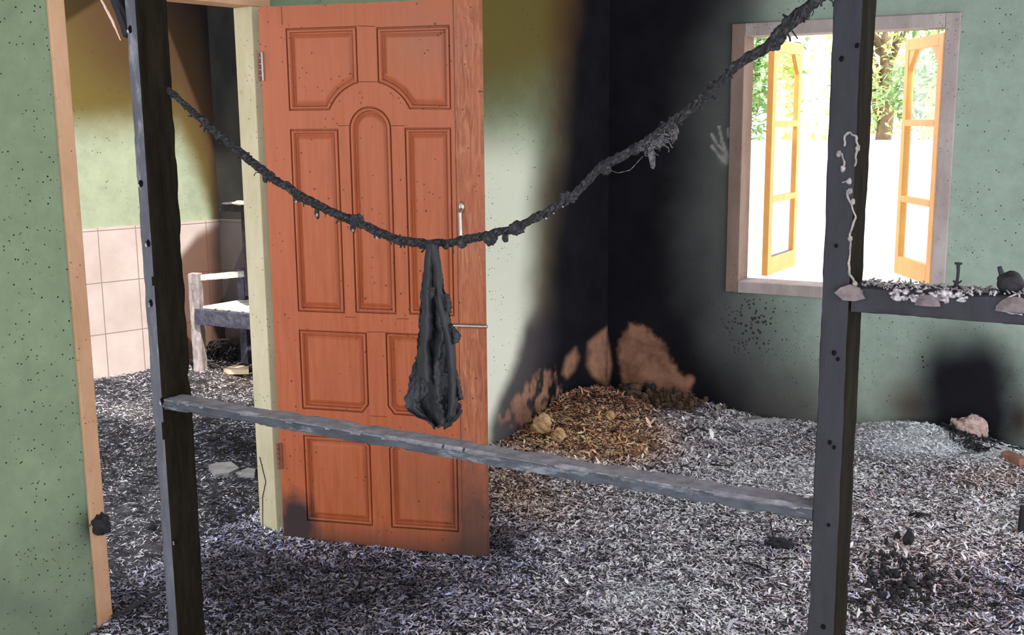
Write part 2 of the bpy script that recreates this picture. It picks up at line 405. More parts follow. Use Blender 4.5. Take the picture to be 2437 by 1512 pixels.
def mask_A(W):
    P = proj(W); u, v = P[:, 0], P[:, 1]; a = blank(len(W))
    wob = (fbm(u/60, v/120, 3)-.5)*30
    far = ss(1020, 1120, u)
    xb = curve(v, [(0, 1392), (300, 1362), (500, 1338), (640, 1328), (800, 1330), (900, 1310), (1000, 1270)])
    a['soot'] = ss(-55, 18, u-xb-wob)*far
    a['brown'] = ss(-110, -25, u-xb-wob)*.8*far
    a['olive'] = (1-ss(120, 400, v+(u-1200)*.35+wob))*.9*far*ss(-60, -40, v*0+10)
    a['cream'] = (.72+.2*ss(560, 900, v))*ss(230, 430, v)*far*(1-ss(1235, 1325, u))*.98
    a['haze'] = ss(-28, 10, u-curve(v, [(700, 1300), (780, 1258), (860, 1238), (1020, 1172)])-wob*.5)*ss(690, 800, v)*.92*far
    low = (1-ss(0, 14, poly_sdf(P, [(1200, 1000), (1260, 905), (1310, 880), (1330, 930), (1290, 1010)])+(fbm(u/9, v/22, 8)-.5)*40))*far
    a['bare'] = np.maximum(low*.8*ss(.35, .6, fbm(u/10, v/30, 5)), 0)
    for poly in ([(1338, 890), (1348, 850), (1370, 828), (1378, 850), (1368, 880), (1350, 900)], [(1396, 870), (1400, 815), (1430, 790), (1445, 780), (1446, 925), (1430, 910), (1410, 895)]):
        a['bare'] = np.maximum(a['bare'], (1-ss(-8, 8, poly_sdf(P, poly)))*.85)
    near = 1-ss(300, 500, u)
    a['haze'] = np.maximum(a['haze'], near*ss(1080, 1512, v)*.28*fbm(u/80, v/80, 9)*2)
    a['soot'] = np.maximum(a['soot'], near*np.exp(-(((u-222)/34)**2+((v-1250)/42)**2))*.9)
    a['speck'] = near*(.26+.2*fbm(u/150, v/150, 19))
    return a
def mask_B(W):
    P = proj(W); u, v = P[:, 0], P[:, 1]; a = blank(len(W))
    wob = (fbm(u/80, v/90, 13)-.5)*50
    xb = curve(v, [(0, 1735), (60, 1712), (130, 1680), (300, 1650), (500, 1640), (700, 1660), (800, 1690), (880, 1735), (1000, 1830)])
    a['soot'] = 1-ss(-90, 95, u-xb-wob)
    a['haze'] = (1-ss(60, 330, u-xb-wob))*.82*(1-ss(1760, 1900, u)*(1-ss(650, 760, v)))
    bx = np.abs(u-(2298+(v-900)*.06)-(fbm(v/70, u*0+3, 61)-.5)*26)
    bw = curve(v, [(740, 50), (800, 92), (880, 112), (1000, 128)])
    a['soot'] = np.maximum(a['soot'], (1-ss(-62, 62, bx-bw+wob*.6))*ss(715, 880, v+wob*.5))
    a['haze'] = np.maximum(a['haze'], (1-ss(-60, 130, bx-bw+wob))*.45*ss(690, 900, v))
    a['brown'] = np.exp(-(((u-2165)/75)**2+((v-965)/70)**2))*.8+np.exp(-(((u-2425)/30)**2+((v-1000)/50)**2))*.9
    a['olive'] = ss(820, 980, v)*.35*(1-ss(1900, 2100, u))
    bare = 1-ss(-6, 10, poly_sdf(P, [(1478, 810), (1500, 772), (1535, 782), (1572, 812), (1592, 850), (1612, 885), (1645, 915), (1640, 960), (1500, 960), (1482, 900), (1474, 850)])+(fbm(u/9, v/9, 6)-.5)*14)
    b2 = 1-ss(-6, 6, poly_sdf(P, [(1440, 775), (1450, 830), (1456, 870), (1448, 915), (1430, 935)]))
    a['bare'] = np.maximum(bare*.88, b2*.8)
    for y0 in ((1640, 905, 12), ):
        a['bare'] = np.maximum(a['bare'], (1-ss(y0[2]-6, y0[2]+6, np.hypot(u-y0[0], v-y0[1])))*.8)
    m = np.zeros(len(W))
    for p, q, r_ in (((1693, 319), (1705, 340), 3), ((1711, 302), (1719, 334), 3.2), ((1694, 348), (1713, 372), 3.2), ((1733, 305), (1734, 325), 2.5),
                     ((1719, 338), (1732, 372), 4), ((1713, 372), (1728, 388), 4), ((1709, 345), (1724, 360), 2.6)):
        m = np.maximum(m, (1-ss(r_*.5, r_*1.5, seg_d(P, p, q)))*.8)
    m = np.maximum(m, np.exp(-(((u-1728)/12)**2+((v-375)/16)**2))*.7)
    a['mark'] = m*(.45+.55*ss(.2, .5, fbm(u/6, v/6, 4)))
    a['speck'] = np.exp(-(((u-1790)/85)**2+((v-775)/75)**2))*1.0+.12*ss(1700, 1760, u)
    a['speck'] = np.maximum(a['speck'], np.exp(-(((u-2190)/30)**2+((v-860)/25)**2))*.9)
    return a
def mask_R(W):
    P = proj(W); u, v = P[:, 0], P[:, 1]; a = blank(len(W)); wob = (fbm(u/70, v/50, 21)-.5)*60
    yb = curve(u, [(150, 320), (320, 300), (430, 330), (470, 410), (500, 500), (525, 640)])
    up = 1-ss(-70, 60, v-yb-wob*.6)
    a['olive'] = up*.95
    a['brown'] = (1-ss(-200, 60, v-yb-wob))*.85*ss(120, 400, u+(250-v)*.6)
    a['soot'] = np.maximum(1-ss(-260, 140, v-curve(u, [(300, -200), (400, 60), (470, 160), (520, 420)])), ss(488, 524, u+wob*.2)*.8)
    a['soot'] = np.clip(a['soot'], 0, .93)
    # tiles: browner below a curved edge to the right
    tl = ss(546, 552, v)
    cur = curve(u, [(400, 650), (432, 600), (470, 555), (520, 525)])
    a['brown'] = np.maximum(a['brown']*(v < 560), ss(-14, 22, v-cur)*ss(390, 440, u)*.9)
    return a

# ------------------------------------------------------------------ walls
def wall_grid(name, p0, p1, z0, z1, mat, maskfn, nrm, thick=.12, res=.008, holes=(), uvs=False, off=0.0):
    """wall along p0->p1 with rectangular holes (s0,s1,za,zb); nrm = side the room is on"""
    p0 = np.asarray(p0, float); p1 = np.asarray(p1, float); L = np.linalg.norm(p1-p0); d = (p1-p0)/L; nrm = np.asarray(nrm, float)
    def ticks(a, b, extra):
        e = sorted({a, b, *[x for x in extra if a < x < b]}); out = []
        for x, y in zip(e[:-1], e[1:]):
            n = max(1, int(round((y-x)/res))); out += list(np.linspace(x, y, n, endpoint=False))
        return np.array(out+[b])
    Sx = ticks(0, L, [h[0] for h in holes]+[h[1] for h in holes]); Zx = ticks(z0, z1, [h[2] for h in holes]+[h[3] for h in holes])
    ns, nz = len(Sx), len(Zx); SS, ZZ = np.meshgrid(Sx, Zx, indexing='ij')
    W = np.stack([p0[0]+d[0]*SS+nrm[0]*off, p0[1]+d[1]*SS+nrm[1]*off, ZZ], -1).reshape(-1, 3)
    I, J = np.meshgrid(np.arange(ns-1), np.arange(nz-1), indexing='ij')
    cs = (Sx[:-1]+Sx[1:])/2; cz = (Zx[:-1]+Zx[1:])/2; keep = np.ones((ns-1, nz-1), bool)
    for (a, b, c_, e) in holes: keep &= ~((cs[:, None] > a) & (cs[:, None] < b) & (cz[None] > c_) & (cz[None] < e))
    idx = lambda i, j: i*nz+j
    F = np.stack([idx(I, J), idx(I+1, J), idx(I+1, J+1), idx(I, J+1)], -1)[keep]
    at = maskfn(W)
    # coarse back side and the reveals
    Vb = []; Fb = []
    def quad(*q):
        b = len(Vb); Vb.extend(q); Fb.append((b, b+1, b+2, b+3))
    def pt(s, z, back): k_ = off-thick*back; return (p0[0]+d[0]*s+nrm[0]*k_, p0[1]+d[1]*s+nrm[1]*k_, z)
    es = sorted({0, L, *[h[0] for h in holes], *[h[1] for h in holes]}); ez = sorted({z0, z1, *[h[2] for h in holes], *[h[3] for h in holes]})
    es = [e for e in es if 0 <= e <= L]; ez = [e for e in ez if z0 <= e <= z1]
    for a, b in zip(es[:-1], es[1:]):
        for c_, e in zip(ez[:-1], ez[1:]):
            m_ = ((a+b)/2, (c_+e)/2)
            if any(h[0] < m_[0] < h[1] and h[2] < m_[1] < h[3] for h in holes): continue
            quad(pt(a, c_, 1), pt(a, e, 1), pt(b, e, 1), pt(b, c_, 1))
    rects = [(0, L, z0, z1)]+[(h[0], h[1], max(h[2], z0), min(h[3], z1)) for h in holes]
    for (a, b, c_, e) in rects:
        for (q1, q2) in (((a, c_), (b, c_)), ((b, c_), (b, e)), ((b, e), (a, e)), ((a, e), (a, c_))):
            quad(pt(*q1, 0), pt(*q2, 0), pt(*q2, 1), pt(*q1, 1))
    nb = len(Vb); base = len(W); W2 = np.concatenate([W, np.array(Vb)])
    F2 = np.concatenate([F, np.array(Fb)+base])
    at2 = {q: np.concatenate([v_, np.zeros(nb)]) for q, v_ in at.items()}
    uv = None
    if uvs: uv = np.concatenate([np.stack([SS.ravel(), ZZ.ravel()], 1), np.zeros((nb, 2))])
    o = mesh_obj(name, W2, F2, mat, None, False, at2, uv)
    return tag(o, kind='structure')

YB = 5.75
C = np.array([-2.514, YB]); J = np.array([-2.887, 3.259]); dA = (C-J)/np.linalg.norm(C-J); nA = np.array([dA[1], -dA[0]])
A0 = J-dA*3.6; sJ = 3.6; OPW = .765           # clear opening between the jamb faces
HT = 2.9; HEADZ = 2.08; JW = .055
def pA(s, n=0.0, z=0.0): q = J+dA*s+nA*n; return np.array([q[0], q[1], z])
oL, oR = sJ-OPW-JW, sJ+JW*.75
wall_grid('wall_left', A0, C, -.2, HT, M['wallA'], mask_A, nA, .11, .009, [(oL, oR, -1, HEADZ+JW)])
wall_grid('wall_back', C-np.array([.12, 0]), (1.5, YB), -.2, HT, M['wallB'], mask_B, (0, -1), .15, .009,
          [(-1.79+2.634, -.715+2.634, .735, 2.11)])
# back room
R0 = on_z(222, 895, .07)[:2]; aR = math.radians(71); dR = np.array([math.cos(aR), math.sin(aR)]); nR = np.array([dR[1], -dR[0]])
RC = R0+dR*.934
wall_grid('wall_far_left', R0-dR*2.6, RC, -.1, HT, M['wallR'], mask_R, nR, .12, .014)
wall_grid('trim_1', R0-dR*2.6, RC, 0, 1.008, M['tile'], mask_R, nR, .012, .014, uvs=True, off=.012)
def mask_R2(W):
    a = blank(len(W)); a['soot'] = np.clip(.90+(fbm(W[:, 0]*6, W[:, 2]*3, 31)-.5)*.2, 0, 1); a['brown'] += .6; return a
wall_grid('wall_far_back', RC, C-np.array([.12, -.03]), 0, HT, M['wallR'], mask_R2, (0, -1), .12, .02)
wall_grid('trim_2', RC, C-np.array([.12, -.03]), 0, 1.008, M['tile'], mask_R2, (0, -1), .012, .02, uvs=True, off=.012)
# floor slab and ceiling
tag(box('floor', (-7.5, -.6, -.35), (9.2, 0, 0), (0, 6.6, 0), (0, 0, .18), M['plaster']), kind='structure')
bm = bmesh.new()
cA = A0-nA*.11; cC = C-nA*.11
vv = [(cA[0], cA[1], HT), (1.5, cA[1], HT), (1.5, YB+.15, HT), (cC[0], YB+.15, HT)]
b0 = [bm.verts.new(v) for v in vv]; b1 = [bm.verts.new((v[0], v[1], HT+.12)) for v in vv]
bm.faces.new(b0); bm.faces.new(b1)
for i in range(4): bm.faces.new([b0[i], b0[(i+1) % 4], b1[(i+1) % 4], b1[i]])
tag(bm_obj('ceiling', bm, M['ceiling']), kind='structure')
# unseen roof pieces added over the back room; gap shaped so sun reaches the bed
for (x0, x1, y0, y1) in ((-7.2, -5.3, 1.5, 5.9), (-5.3, -3.1, 1.5, 3.2), (-5.3, -2.72, 5.1, 5.9)):
    tag(box('ceiling', (x0, y0, HT), (x1-x0, 0, 0), (0, y1-y0, 0), (0, 0, .1), M['ceiling']), kind='structure')

# ------------------------------------------------------------------ door frame (structure)
DEP = .10
def abox(name, s0, s1, n0, n1, z0, z1, mat, parent=None, bev=.003):
    return box(name, pA(s0, n0, z0), tuple(np.append(dA*(s1-s0), 0)), tuple(np.append(nA*(n1-n0), 0)), (0, 0, z1-z0), mat, parent, bev)
fr = empty('trim_3', tuple(pA(-OPW/2, 0, 0)), 'cream and tan timber frame around the burnt doorway', 'door frame'); fr['kind'] = 'structure'
abox('hinge_jamb', 0, JW*.75, -DEP, .004, -.16, HEADZ, M['jamb'], fr)
abox('side_jamb', -OPW-JW, -OPW, -DEP, .012, -.16, HEADZ, M['jamb_tan'], fr)
abox('head', -OPW-JW, JW*1.6, -DEP, .010, HEADZ, HEADZ+JW, M['jamb_tan'], fr)
blob('burnt_knot', pA(-OPW-.022, .012, .285), (.036, .034, .04), M['char_black'], fr, noise=.5, seed=3, freq=3)
tube('split', [pA(-.0, -.085, .0), pA(-.001, -.075, .14), pA(-.001, -.05, .21), pA(-.001, -.08, .31)], .0022, M['char_black'], fr, sides=5)

# ------------------------------------------------------------------ door leaf
D0 = np.array([-2.818, 3.223]); D1 = np.array([-2.0, 3.414]); dD = (D1-D0)/np.linalg.norm(D1-D0); nD = np.array([dD[1], -dD[0]])
DW, DH, DT, DZ = .852, 2.062, .036, .008
def pD(s, n, z): q = D0+dD*s+nD*n; return (q[0], q[1], z)
door = empty('door_1', (D0[0]+dD[0]*.42, D0[1]+dD[1]*.42, 0), 'open orange panelled wooden door leaf with arched centre panel', 'door')
door['kind'] = 'structure'
def arc(cx, cz, r_, a0, a1, n=12): return [(cx+r_*math.cos(math.radians(a0+(a1-a0)*i/n)), cz+r_*math.sin(math.radians(a0+(a1-a0)*i/n))) for i in range(n+1)]
sL, sM1, sM2, sR = .106, .388, .464, .742
ac = (.427, 1.612)
RA = .172
def notch(side):
    # concave quarter around the arch
    dx = (ac[0]-sM1) if side < 0 else (sM2-ac[0]); za = ac[1]+math.sqrt(RA**2-dx**2); dz = 1.684-ac[1]; xa = math.sqrt(RA**2-dz**2)
    a_hi = math.degrees(math.atan2(za-ac[1], -dx if side < 0 else dx)); a_lo = math.degrees(math.atan2(dz, -xa if side < 0 else xa))
    return arc(ac[0], ac[1], RA, a_lo, a_hi, 10)
PAN = [
    [(sL, 1.684)]+notch(-1)+[(sM1, 1.982), (sL, 1.982)],
    [(sR, 1.975), (sM2, 1.975)]+notch(1)[::-1]+[(sR, 1.680)],
    [(sL, .926), (.302, .926), (.302, 1.617), (sL, 1.617)],
    [(.345, .930), (.511, .930)]+arc(.428, 1.614, .083, 0, 180, 16),
    [(.562, .932), (.740, .932), (.740, 1.619), (.562, 1.619)],
    [(sL, .540), (.362, .540), (sM1, .572), (sM1, .856), (sL, .856)],
    [(.490, .540), (sR, .540), (sR, .860), (sM2, .860), (sM2, .572)],
    [(.105, .080), (sM1, .084), (sM1, .410), (.358, .438), (.105, .434)],
    [(sM2, .084), (sR, .092), (sR, .436), (.494, .438), (sM2, .405)]]
def ccw(p):
    a = sum(p[i][0]*p[(i+1) % len(p)][1]-p[(i+1) % len(p)][0]*p[i][1] for i in range(len(p))); return p if a > 0 else p[::-1]
PAN = [ccw(p) for p in PAN]
def inset(p, d):
    n = len(p); out = []
    for i in range(n):
        a, b, c_ = np.array(p[i-1]), np.array(p[i]), np.array(p[(i+1) % n])
        e1 = (b-a)/np.linalg.norm(b-a); e2 = (c_-b)/np.linalg.norm(c_-b)
        n1 = np.array([-e1[1], e1[0]]); n2 = np.array([-e2[1], e2[0]]); m = n1+n2; m = m/(np.linalg.norm(m)**2+1e-9)*2
        out.append(tuple(b+m*d))
    return out
def door_mesh(name, V, F, uvp, mat, parent, smooth=False):
    return mesh_obj(name, V, F, mat, parent, smooth, None, uvp)
# face layer with nine openings: triangulated through a scan of the curve filler
cu = bpy.data.curves.new('tmp_outline', 'CURVE'); cu.dimensions = '2D'; cu.fill_mode = 'BOTH'; cu.extrude = DT/2; cu.bevel_depth = 0.0
for poly in [[(0, 0), (DW, 0), (DW, DH), (0, DH)]]+[p for p in PAN]:
    sp = cu.splines.new('POLY'); sp.points.add(len(poly)-1); sp.use_cyclic_u = True
    for q, (x, y) in zip(sp.points, poly): q.co = (x, y, 0, 1)
tmp = bpy.data.objects.new('tmp_outline', cu); col.objects.link(tmp)
me = bpy.data.meshes.new_from_object(tmp.evaluated_get(bpy.context.evaluated_depsgraph_get()))
bpy.data.objects.remove(tmp)
loc = np.array([v.co[:] for v in me.vertices]); fs = [tuple(p.vertices) for p in me.polygons]; bpy.data.meshes.remove(me)
V = [pD(x, -DT/2+z, y+DZ) for x, y, z in loc]
leaf = door_mesh('leaf', V, fs, loc[:, :2], M['door'], door)
bv = leaf.modifiers.new('bev', 'BEVEL'); bv.width = .0022; bv.segments = 2; bv.limit_method = 'ANGLE'; bv.angle_limit = math.radians(40)
# raised panels with stepped mouldings
for i, p in enumerate(PAN):
    prof = [(.0005, -.002), (.0015, -.010), (.0045, -.010), (.0065, .001), (.010, .0035), (.014, .002), (.0165, -.006), (.018, -.0145), (.022, -.0145), (.024, -.012), (.035, -.005), (.039, -.0035)]
    V = []; F = []; UV = []; n = len(p)
    for d_, h in prof:
        for (x, y) in inset(p, d_-.0): V.append(pD(x, h, y+DZ)); UV.append((x, y))
    for a in range(len(prof)-1):
        for j in range(n):
            q = (j+1) % n; F.append((a*n+j, a*n+q, (a+1)*n+q, (a+1)*n+j))
    F.append(tuple((len(prof)-1)*n+j for j in range(n)))
    b = len(V)
    for (x, y) in inset(p, .0005): V.append(pD(x, -DT+.004, y+DZ)); UV.append((x, y))
    F.append(tuple(b+j for j in range(n-1, -1, -1)))
    for j in range(n): q = (j+1) % n; F.append((b+j, b+q, q, j))
    door_mesh('door_panel', V, F, UV, M['door'], door)
# joint lines between stiles and rails
def joint(s0, z0, s1, z1, nm='joint'):
    return tube_geo([pD(s0, .0006, z0+DZ), pD(s1, .0006, z1+DZ)], .0011, sides=5, step=.5)
jl = [joint(.094, 1.995, .094, 2.06), joint(.756, .005, .756, 2.06), joint(.392, 1.982, .46, 1.978), joint(.428-.04, 1.785, .465, 1.783),
      joint(.302, 1.628, .345, 1.628), joint(.511, 1.626, .562, 1.626), joint(.302, .912, .345, .912), joint(.511, .914, .56, .914), joint(.094, .886, .756, .886) if 0 else joint(.39, .858, .462, .86),
      joint(.392, .53, .46, .53)]
Vj, Fj = merge(jl)
mesh_obj('joint_lines', Vj, Fj, mat_plain('dark_joint', S(96, 52, 36)), door)
# handle: upright D pull with top plate
h = empty('handle', (0, 0, 0), None, None); h.parent = door; h.location = Vector(pD(.776, 0, 1.2))-Vector(door.location)
V, F = merge([tube_geo([pD(.776, .006, 1.335), pD(.776, .024, 1.325), pD(.778, .028, 1.29), pD(.779, .028, 1.24), pD(.779, .022, 1.215), pD(.779, .003, 1.207)], .0065, sides=10),
              blob_geo(pD(.775, .003, 1.343), (.012, .006, .02), .15, 4, 2), blob_geo(pD(.779, .003, 1.206), (.010, .006, .012), .15, 5, 2)])
bpy.data.objects.remove(h)
tag(mesh_obj('handle', V, F, M['metal'], door, True), 'dull metal pull handle scorched at its top plate')
V, F = merge([tube_geo([pD(.728, .010, .906), pD(.868, .010, .908)], .0065, sides=10),
              tube_geo([pD(.735, .003, .908), pD(.845, .003, .908)], .013, sides=8, flat=.3),
              tube_geo([pD(.75, .01, .906), pD(.75, .022, .898)], .004, sides=8)])
bt = mesh_obj('slide_bolt', V, F, M['metal'], door, True)
for z in (1.855, .35):
    V = []; F = []
    bm = bmesh.new()
    add_box(bm, pD(-.004, -.002, z-.052), Vector(pD(.004, 0, 0))-Vector(pD(-.012, 0, 0)), Vector(pD(0, .010, 0))-Vector(pD(0, 0, 0)), (0, 0, .104), .001)
    hg = bm_obj('hinge', bm, M['rust'] if z < 1 else M['metal'], door)
    pins = [tube_geo([pD(-.002, .01, z-.052+i*.021), pD(-.002, .01, z-.034+i*.021)], .006, sides=8) for i in range(5)]
    V, F = merge(pins); mesh_obj('hinge_knuckle', V, F, M['rust'], hg, True)

# ------------------------------------------------------------------ window
win = empty('window_1', (-1.25, YB, .73), 'open window with pink-grey timber trim and orange casements', 'window'); win['kind'] = 'structure'
X0, X1, Z0, Z1 = -1.81, -.695, .722, 2.135
def wbox(name, x0, x1, y0, y1, z0, z1, mat, par, bev=.004): return box(name, (x0, y0, z0), (x1-x0, 0, 0), (0, y1-y0, 0), (0, 0, z1-z0), mat, par, bev)
wbox('frame_side', X0, X0+.07, YB-.022, YB+.15, Z0, Z1, M['winframe_dark'], win)
wbox('frame_side', X1-.068, X1, YB-.022, YB+.15, Z0, Z1, M['winframe'], win)
wbox('frame_top', X0+.07, X1-.068, YB-.022, YB+.15, Z1-.064, Z1, M['winframe'], win)
wbox('sill', X0+.07, X1-.068, YB-.026, YB+.15, Z0, Z0+.06, M['winframe'], win)
def sash(hx, hy, farpx, sgn, nm):
    # swing the leaf until its outer stile reads at the photographed bearing
    Wd = .50; best = None
    for k_ in range(0, 140):
        a = math.radians(20+k_); p = np.array([hx+Wd*math.cos(a), hy+Wd*math.sin(a), .8])
        e = abs(proj(p)[0]-farpx)
        if best is None or e < best[0]: best = (e, a)
    a = best[1]; d = np.array([math.cos(a), math.sin(a)]); n = np.array([-d[1], d[0]])*sgn
    z0, z1 = .79, 2.06; tk = .034
    root = empty('casement', (hx, hy, z0), None, None); root.parent = win; root.location = Vector((hx, hy, z0))-Vector(win.location)
    def bx(name, s0, s1, za, zb, t0=0, t1=tk, mat=M['sash']):
        return box(name, (hx+d[0]*s0+n[0]*t0, hy+d[1]*s0+n[1]*t0, za), (d[0]*(s1-s0), d[1]*(s1-s0), 0), (n[0]*(t1-t0), n[1]*(t1-t0), 0), (0, 0, zb-za), mat, root, .003)
    bx('stile', 0, .06, z0, z1); bx('stile', Wd-.05, Wd, z0, z1); bx('rail', .06, Wd-.05, z0, z0+.10); bx('rail', .06, Wd-.05, z1-.06, z1)
    bx('rail', .06, Wd-.05, 1.19, 1.225); bx('rail', .06, Wd-.05, 1.60, 1.635)
    bx('pane', .055, Wd-.045, z0+.09, z1-.05, tk*.45, tk*.45+.004, M['glass'])
    # chamfer block at the upper corners of the top light
    bm = bmesh.new()
    for (s, t) in ((.06, .14), (Wd-.05, Wd-.13)):
        tri = [(s, z1-.06), (t, z1-.06), (s, z1-.16)]
        lo = [bm.verts.new((hx+d[0]*q+n[0]*.004, hy+d[1]*q+n[1]*.004, z)) for q, z in tri]; hi = [bm.verts.new((hx+d[0]*q+n[0]*tk, hy+d[1]*q+n[1]*tk, z)) for q, z in tri]
        bm.faces.new(lo); bm.faces.new(hi[::-1])
        for i in range(3): bm.faces.new([lo[i], lo[(i+1) % 3], hi[(i+1) % 3], hi[i]])
    bm_obj('corner_block', bm, M['sash'], root)
    return root
sash(-1.640, YB+.19, 1893, 1, 'l')
sash(-.795, YB+.19, 2128, -1, 'r')

# ------------------------------------------------------------------ charred partition: posts, rails, rope
YP = 2.0
def post(px_l, px_r_side, xl, xr, label, seed):
    return None
M['char_pale'] = mat_char('paler_char', S(60, 60, 70), S(96, 96, 106), (.3, .7), 18, S(140, 140, 148), (.58, .72), stretch=(1, 1, .3))
lp = beam('charred_post', (-2.157, YP+.052, -.16), (-2.157, YP+.052, 2.88), (.0195, 0, 0), (0, .052, 0), M['char_pale'], amp=.0013, seed=2, chip=.5)
tag(lp, 'narrow charred timber post standing in front of the doorway, left end of the low rail', 'post')
rp = beam('charred_post', (-.426, YP+.056, -.16), (-.426, YP+.056, 2.88), (.0265, 0, 0), (0, .056, 0), M['char'], amp=.0012, seed=6, chip=.25)
tag(rp, 'charred timber post crossing the window, with pale melted trail down its face', 'post')
M['char_side'] = mat_char('browner_char', S(17, 15, 11), S(38, 32, 24), (.35, .75), 22, stretch=(1, 1, .2), rough=.95, spec=.05)
for o_ in (lp, rp):
    o_.data.materials.append(M['char_side'])
    for pl in o_.data.polygons:
        if pl.normal.x > .55: pl.material_index = 1
M['nail'] = mat_plain('black_nail', S(10, 10, 12), .9, .2, 30, .1)
def nail_holes(parent, pts, x, y, nm='nail'):
    for i, (dx, z, r_) in enumerate(pts):
        V, F = blob_geo((x+dx, y-.0005, z), (r_, .003, r_*1.3), .35, i+3, 2)
        mesh_obj(nm, V, F, M['char_black'], parent, True)
def zy(px, py, Y=YP): return on_y(px, py, Y)
for (u, v) in ((336, 437), (353, 580), (360, 722), (386, 955), (310, 70), (418, 1290)):
    p = zy(u, v); c_ = blob_geo((p[0], YP-.001, p[2]), (.006, .004, .009), .5, int(u), 2, 3); mesh_obj('nail', *c_, M['nail'], lp, True)
    c_ = blob_geo((p[0]-.004, YP-.003, p[2]-.004), (.004, .003, .006), .5, int(u)+1, 2, 3); mesh_obj('melt_drop', *c_, M['melt'], lp, True)
for (u, v, r_) in ((2040, 108, 5), (2003, 140, 5), (1985, 840, 5), (1994, 855, 4), (1975, 1053, 5), (1985, 1065, 4), (1960, 1492, 6), (1990, 585, 4), (1972, 1250, 4)):
    p = zy(u, v); r_ *= .0008
    mesh_obj('nail', *blob_geo((p[0], YP-.001, p[2]), (r_, .003, r_*1.2), .4, u, 2, 3), M['nail'], rp, True)
# pale melted trail on the right post
rng0 = np.random.default_rng(77)
def dens(P):
    P = [np.array(q_, float) for q_ in P]; out = []
    for a_, b_ in zip(P[:-1], P[1:]): out += [a_, (a_+b_)/2]
    return out+[P[-1]]
def trail(pts, rad=.0022, seed=0):
    P = [(*zy(u, v)[[0]], YP-.0015, zy(u, v)[2]) for u, v in pts]
    return tube_geo([np.array(q_)+[rng0.normal(0, .0012), 0, rng0.normal(0, .001)] for q_ in dens(P)], rad*.72, sides=6, noise=.9, seed=seed, step=.002, flat=.8)
Z7 = lambda x, y: (1650+x/1.99, y/1.99)
tr = [trail([Z7(*q) for q in s_], r_, i) for i, (s_, r_) in enumerate([
    ([(712, 690), (714, 655), (728, 636), (748, 630), (768, 640), (778, 665), (783, 700), (770, 740), (768, 790)], .0026),
    ([(705, 725), (716, 760), (708, 812)], .0026), ([(684, 720), (700, 745)], .002), ([(706, 866), (728, 856), (746, 848)], .0022),
    ([(735, 900), (730, 935), (748, 965), (760, 1000), (768, 1030), (750, 1075), (740, 1120), (746, 1180), (742, 1250), (744, 1300), (755, 1330), (775, 1355), (792, 1380), (806, 1412)], .0026)])]
for i_, (u_, v_) in enumerate([Z7(744, 1130), Z7(756, 955), Z7(742, 905), Z7(780, 700), Z7(690, 728), Z7(708, 800), Z7(790, 1385), Z7(765, 1345), Z7(738, 860)]):
    q_ = zy(u_, v_); tr.append(blob_geo((q_[0], YP-.001, q_[2]), (.0045, .003, .006), .6, i_+70, 2, 3))
V, F = merge(tr); tag(mesh_obj('melted_trail', V, F, M['cord'], rp, True), 'pale looping melted trail')
# bent scorched plate at the joint
bm = bmesh.new(); pp = [Z7(*q) for q in ((672, 1384), (700, 1360), (745, 1345), (790, 1362), (818, 1412), (770, 1424), (715, 1420))]
lo = [bm.verts.new((zy(u, v)[0], YP-.002, zy(u, v)[2])) for u, v in pp]; hi = [bm.verts.new((zy(u, v)[0], YP-.009, zy(u, v)[2])) for u, v in pp]
bm.faces.new(lo); bm.faces.new(hi[::-1])
for i in range(len(lo)): bm.faces.new([lo[i], lo[(i+1) % len(lo)], hi[(i+1) % len(lo)], hi[i]])
bm_obj('scorched_plate', bm, M['plate'], rp)

# low rail
a = zy(405, 975, YP+.03); b = zy(1932, 1226, YP+.03)
za, zb = zy(430, 966)[2], zy(1930, 1239)[2]
lowr = beam('charred_rail', (-2.137, YP+.036, za-.004), (-.452, YP+.036, zb+.010), (0, .036, 0), (0, 0, .0125), M['char_blue'], amp=.0024, seed=11, chip=1.2, step=.006)
M['ash_top'] = mat_char('ash_dusted_top', S(104, 102, 110), S(158, 154, 162), (.3, .7), 30, S(60, 58, 66), (.6, .75), ashsc=24)
def dust(o_, thr=.6):
    o_.data.materials.append(M['ash_top'])
    for pl in o_.data.polygons:
        if pl.normal.z > thr: pl.material_index = 1
dust(lowr)
tag(lowr, 'thin ash-grey low rail sloping between the two posts in front of the door', 'rail')
# upper rail on the right
upr = empty('charred_rail', (0.1, YP+.05, 1.29), 'thick charred rail running right from the window post, ash and lumps on top', 'rail')
zt = (zy(2064, 684)[2]+zy(2380, 705)[2])/2; zb2 = (zy(2025, 743)[2]+zy(2437, 777)[2])/2
beam('rail', (-.398, YP+.045, (zt+zb2)/2), (.75, YP+.045, (zt+zb2)/2-.002), (0, .045, 0), (0, 0, (zt-zb2)/2), M['char'], upr, amp=.0018, seed=15, chip=.5, step=.006)
dust(bpy.data.objects['rail'])
rng = np.random.default_rng(5)
